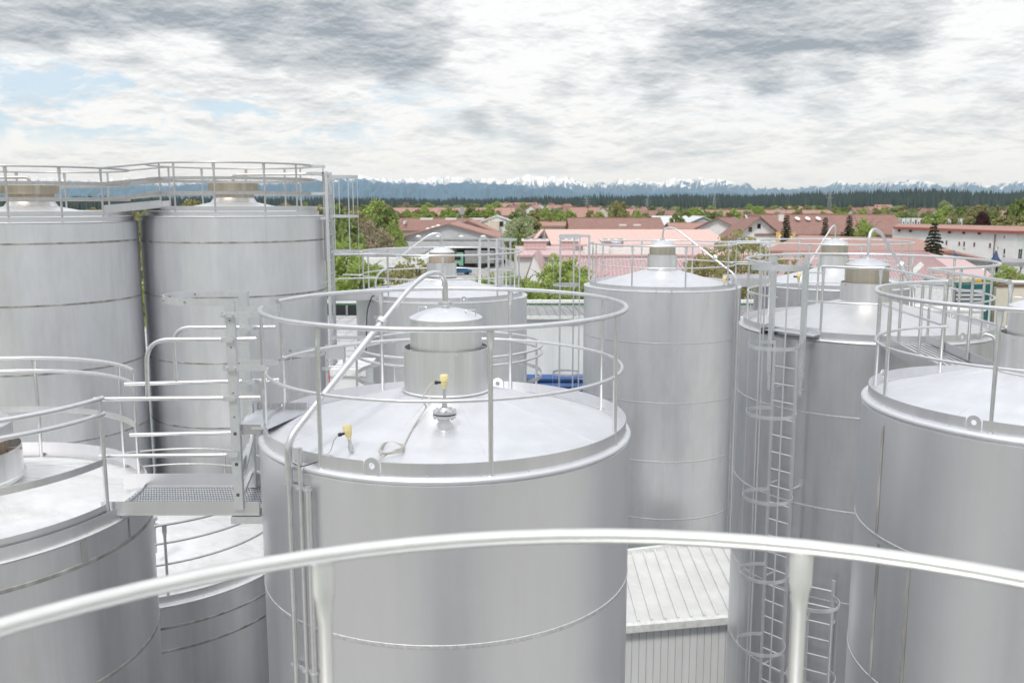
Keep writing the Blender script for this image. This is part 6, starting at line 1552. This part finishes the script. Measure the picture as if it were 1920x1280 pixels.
# mid trees
md = [('round2', 795, 388, 330, 'first round green tree above the workshop from the left', .9), ('round2', 840, 389, 330, 'second round green tree above the workshop', .9), ('round1', 884, 387, 300, 'rounded green tree right of the antenna mast', 1.0), ('round2', 915, 388, 300, 'green tree behind the white gable building', 1.0),
      ('pale', 975, 404, 175, 'pale blossoming tree right of the white gable building', 1.0), ('pale', 997, 427, 168, 'smaller pale green tree left of the pink factory gable', .9), ('round3', 1004, 410, 180, 'olive round bush behind the pale trees', .8), ('round1', 972, 436, 165, 'low dark green bush under the pale tree', .7),
      ('round1', 1040, 395, 300, 'green tree above the low red roof', 1.0), ('round2', 1052, 401, 260, 'bright green tree in front of the far village', .8), ('bare', 1090, 405, 280, 'greyish brown bush near the far village', .8), ('round2', 1122, 404, 290, 'round green tree left of the long brown roof', .8),
      ('bare2', 1155, 374, 300, 'tall yellowish poplar-like tree in the middle distance', .8), ('bare2', 1168, 376, 320, 'second yellowish tree beside the poplar-like one', .7), ('round1', 1150, 378, 420, 'green tree behind the yellowish pair', .6), ('round1', 1283, 393, 300, 'green tree behind the metal hall', .9), ('round2', 1300, 391, 330, 'bright green tree right of the metal hall', .9),
      ('round1', 1335, 396, 290, 'dark green tree beside the grey gable', 1.0), ('round2', 1375, 393, 300, 'round green tree above the sideways house', 1.0), ('round2', 1425, 391, 420, 'small bright tree left above the farmhouse', .8), ('round1', 1270, 398, 250, 'dark bushy tree close behind the metal hall', .8), ('round2', 1615, 412, 200, 'bright green tree right of the third farmhouse spruce', .8),
      ('round2', 1624, 421, 180, 'lower bright bush right of the farmhouse', .8), ('round1', 1610, 392, 360, 'green tree above the brown roof with lantern', 1.0), ('round3', 1655, 388, 380, 'olive tree over the lantern roof', .9), ('round2', 1600, 430, 190, 'small bright bush at the farmhouse eaves', .6), ('round1', 1560, 436, 165, 'green bush between the spruces', .6),
      ('round1', 1700, 396, 330, 'green tree above the left end of the white block', 1.0), ('round2', 1765, 388, 380, 'bright round tree over the white flat hall', 1.0), ('round1', 1797, 386, 360, 'dark green round tree right of the white flat hall', .9), ('round3', 1825, 396, 320, 'olive tree right of the flags', .9), ('purple', 1840, 396, 300, 'purple-leaved tree above the white block', .8),
      ('col2', 1845, 380, 330, 'tall yellowish tree behind the purple one', 1.0), ('col2', 1868, 382, 330, 'second tall yellowish tree right of the purple one', .9), ('purple', 1886, 397, 310, 'smaller purple tree at the right', .6), ('round1', 1905, 370, 260, 'tall dark green tree near the right edge', .7), ('round3', 1882, 402, 230, 'big olive green tree over the right end of the white block', 1.1), ('round3', 1918, 404, 215, 'dense green tree at the right edge above the white block', 1.1),
      ('pale', 1770, 376, 460, 'pale round tree in front of the dark forest at the right', .9), ('round1', 1735, 403, 300, 'green shrub tree behind the big spruce', .8), ('round3', 1670, 402, 300, 'olive tree between the lantern roof and the flags', .7)]
for k, px, yt, Y, lb, w0 in md: T(k, px, yt, Y, lb, w0, None, 'leafy_tree')
# distant belt of single broadleaf trees
random.seed(17); keys = ['round1', 'round2', 'round3', 'pale', 'bare2', 'bare', 'round1']
belt = []
for i in range(96):
    px = 590 + i * 14 + random.uniform(-6, 6); Y = random.uniform(560, 900); yt = random.uniform(383, 391)
    if px < 1000: yt -= 4.5
    belt.append((px, yt, Y))
belt = sorted(belt); ks = [random.choice(keys) for _ in belt]; bl_ = place_labels([(q[0], LOOK[k]) for q, k in zip(belt, ks)], 'distant tree')
for i, (px, yt, Y) in enumerate(belt): T(ks[i], px, yt, Y, bl_[i], random.uniform(1.1, 1.7), 'distant belt of leafy trees', 'distant_tree', py=390)
random.seed(29)
gap_ = []
for i in range(44):
    px = 610 + i * 30 + random.uniform(-12, 12); Y = random.uniform(400, 640); yt = random.uniform(389, 397); gap_.append((px, yt, Y))
gap_ = sorted(gap_); ks = [random.choice(keys) for _ in gap_]; bl_ = place_labels([(q[0], LOOK[k]) for q, k in zip(gap_, ks)], 'garden tree')
for i, (px, yt, Y) in enumerate(gap_): T(ks[i], px, yt, Y, bl_[i], random.uniform(.8, 1.2), 'garden trees of the far village', 'garden_tree', py=395)

random.seed(53)
extra = sorted((700 + i * 23.5 + random.uniform(-9, 9), random.uniform(391, 402), random.uniform(270, 430)) for i in range(50))
ks = [random.choice(('round1', 'round2', 'round2', 'round3', 'pale')) for _ in extra]; bl_ = place_labels([(q[0], LOOK[k]) for q, k in zip(extra, ks)], 'street tree')
for i, (px, yt, Y) in enumerate(extra): T(ks[i], px, yt, Y, bl_[i], random.uniform(.8, 1.1), 'trees between the roofs of the town', 'town_tree', py=400)
# ------------------------------------------------------------------ hills, forest, mountains
def hillz(x, y):
    h = 11 * math.exp(-((x - 640) / 190) ** 2 - ((y - 1500) / 260) ** 2) + 7 * math.exp(-((x - 900) / 260) ** 2 - ((y - 1550) / 240) ** 2) + 5 * math.exp(-((x - 330) / 200) ** 2 - ((y - 1550) / 200) ** 2)
    return h
m = MB(); nx, ny = 90, 24; vs = []
for j in range(ny + 1):
    for i in range(nx + 1):
        x = -200 + 1700 * i / nx; y = 1000 + 1100 * j / ny; vs.append((x, y, hillz(x, y) - .4))
m.add(vs, [(j * (nx + 1) + i, j * (nx + 1) + i + 1, (j + 1) * (nx + 1) + i + 1, (j + 1) * (nx + 1) + i) for j in range(ny) for i in range(nx)], True)
simple('meadow', (.14, .19, .05), .9, 0, .15, .02); tag(m.build('hill', 'meadow'), None, None, None, 'structure')
random.seed(41); m = MB()
cnt = 0
for i in range(15000):
    y = random.uniform(1180, 1650); x = y * random.uniform(-.62, .64)
    cl = (abs(x - 735) < 60 and 1350 < y < 1480) or (abs(x - 760) < 70 and y < 1260)
    if cl: continue
    nz_ = noise.noise(Vector((x * .006, y * .01, 0)))
    H = random.uniform(15, 25) * (1 + .22 * nz_ + .15 * noise.noise(Vector((x * .03, y * .03, 4))))
    if x < 100: H *= .93 + .07 * noise.noise(Vector((x * .02, 3, 1)))
    z0 = hillz(x, y); r = H * random.uniform(.11, .17); k = 5; a0 = random.random() * 6
    for (zb_, zt2, rr2) in ((.12, .72, 1.0), (.45, 1.0, .62)):
        v = [(x + r * rr2 * math.cos(a0 + 6.283 * q / k), y + r * rr2 * math.sin(a0 + 6.283 * q / k), z0 + H * zb_ * random.uniform(.9, 1.1)) for q in range(k)] + [(x, y, z0 + H * zt2)]
        m.add(v, [(q, (q + 1) % k, k) for q in range(k)])
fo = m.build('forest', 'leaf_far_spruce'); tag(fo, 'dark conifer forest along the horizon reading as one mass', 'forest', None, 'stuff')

blueridge = [(-200, 358), (0, 356), (60, 352), (100, 351), (160, 357), (230, 349), (300, 350), (340, 353), (390, 345), (450, 345), (520, 347), (560, 345), (600, 338), (650, 333), (690, 336), (740, 343), (790, 344), (820, 348), (840, 345), (880, 341), (920, 345), (960, 347), (1000, 353), (1030, 351), (1045, 349), (1080, 361), (1110, 360), (1140, 362), (1180, 360), (1205, 362), (1250, 359), (1270, 361), (1290, 360), (1320, 362), (1345, 360), (1365, 362), (1385, 368), (1400, 376), (1440, 380), (2100, 380)]
snowridge = [(-200, 345), (0, 341), (60, 345), (120, 339), (180, 344), (250, 341), (310, 338), (380, 341), (420, 336), (520, 340), (640, 332), (670, 331), (720, 335), (780, 339), (830, 334), (860, 333), (920, 341), (960, 340), (985, 333), (1010, 331), (1030, 332), (1055, 334), (1090, 344), (1120, 349), (1160, 345), (1200, 339), (1230, 343), (1270, 341), (1297, 336), (1340, 345), (1360, 347), (1385, 362), (1400, 362), (1410, 360), (1440, 361), (1500, 356), (1530, 353), (1548, 346), (1562, 344), (1580, 349), (1605, 353), (1625, 346), (1643, 341), (1660, 346), (1700, 341), (1722, 343), (1740, 350), (1770, 351), (1795, 360), (1812, 359), (1828, 348), (1850, 350), (1870, 354), (1890, 347), (1910, 341), (1935, 342), (1960, 350), (2100, 345)]
def ridge(name, prof, Y0, depth, seed, mat, amp, gul):
    nx, ny = 1000, 26; m = MB(); vs = []
    def yy(px):
        for (a, b), (c_, d) in zip(prof, prof[1:]):
            if a <= px <= c_: t_ = (px - a) / (c_ - a); t_ = t_ * t_ * (3 - 2 * t_) * .5 + t_ * .5; return b + (d - b) * t_
        return prof[-1][1]
    for j in range(ny + 1):
        v = j / ny
        for i in range(nx + 1):
            px = -180 + 2250 * i / nx; y = Y0 - depth * v; X0 = (px - 960) / F * Y0
            crest = zat(yy(px), Y0) + amp * .30 * noise.fractal(Vector((px * .09, seed, 0)), .75, 2.2, 6) * 1.0
            pr = (1 - v) ** 1.15
            rg = 1 - abs(noise.noise(Vector((px * .055 + v * 1.1, v * 2.0, seed)))) * 2; rg2 = 1 - abs(noise.noise(Vector((px * .14 - v * 1.5, v * 4.0, seed + 5)))) * 2
            z_ = crest * pr + math.sin(math.pi * v) ** .8 * (gul * (rg - .4) + gul * .45 * (rg2 - .4)) * min(1, crest / 500)
            vs.append((X0 * (1 - v * .06), y + gul * 2 * noise.noise(Vector((px * .03, v * 3, seed + 9))) * (v > 0), max(-5, z_)))
    m.add(vs, [(j * (nx + 1) + i, j * (nx + 1) + i + 1, (j + 1) * (nx + 1) + i + 1, (j + 1) * (nx + 1) + i) for j in range(ny) for i in range(nx)], False)
    o = m.build(name, mat); return tag(o, None, None, None, 'structure')
def rock_mat(name, snow_lo, snow_hi, hazed_rock, nscale, z_w):
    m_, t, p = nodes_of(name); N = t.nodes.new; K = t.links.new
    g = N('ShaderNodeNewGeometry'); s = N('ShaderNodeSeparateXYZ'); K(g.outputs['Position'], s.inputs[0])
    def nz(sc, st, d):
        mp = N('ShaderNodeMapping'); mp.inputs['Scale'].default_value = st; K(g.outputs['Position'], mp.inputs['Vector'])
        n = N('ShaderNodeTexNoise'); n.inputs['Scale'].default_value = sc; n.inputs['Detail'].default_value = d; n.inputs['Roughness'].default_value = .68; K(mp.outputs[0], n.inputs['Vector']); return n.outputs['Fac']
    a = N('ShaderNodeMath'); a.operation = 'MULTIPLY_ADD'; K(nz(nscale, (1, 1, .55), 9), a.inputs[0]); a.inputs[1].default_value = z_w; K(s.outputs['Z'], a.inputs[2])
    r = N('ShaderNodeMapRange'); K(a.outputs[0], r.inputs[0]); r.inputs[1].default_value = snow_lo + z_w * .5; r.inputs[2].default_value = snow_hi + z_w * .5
    mx = N('ShaderNodeMix'); mx.data_type = 'RGBA'; K(r.outputs[0], mx.inputs['Factor']); mx.inputs['A'].default_value = (*hazed_rock, 1); mx.inputs['B'].default_value = (.86, .88, .92, 1)
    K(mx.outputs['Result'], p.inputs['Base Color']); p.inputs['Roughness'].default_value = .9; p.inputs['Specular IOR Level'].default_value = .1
rock_mat('mountain_forest', 690, 730, (.03, .075, .15), .0026, 1300)  # slope colours of both ranges are blued, painting distance haze into them
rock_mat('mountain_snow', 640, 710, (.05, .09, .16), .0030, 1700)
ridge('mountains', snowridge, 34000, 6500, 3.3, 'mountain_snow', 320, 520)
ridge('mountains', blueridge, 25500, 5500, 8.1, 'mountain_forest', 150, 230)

# ------------------------------------------------------------------ air
hm = bpy.data.materials.new('haze_air'); hm.use_nodes = True; t = hm.node_tree; t.nodes.clear()
o_ = t.nodes.new('ShaderNodeOutputMaterial'); pv_ = t.nodes.new('ShaderNodeVolumePrincipled')
pv_.inputs['Color'].default_value = (.55, .77, 1.0, 1); pv_.inputs['Absorption Color'].default_value = (1, 1, 1, 1); pv_.inputs['Density'].default_value = HAZE; pv_.inputs['Anisotropy'].default_value = .0
t.links.new(pv_.outputs[0], o_.inputs['Volume']); MATS['haze_air'] = hm
m = MB(); m.box((0, 16200, 640), (84000, 38000, 1300)); hz = m.build('haze', 'haze_air'); tag(hz, None, None, None, 'stuff')
print('objects', len(bpy.data.objects))
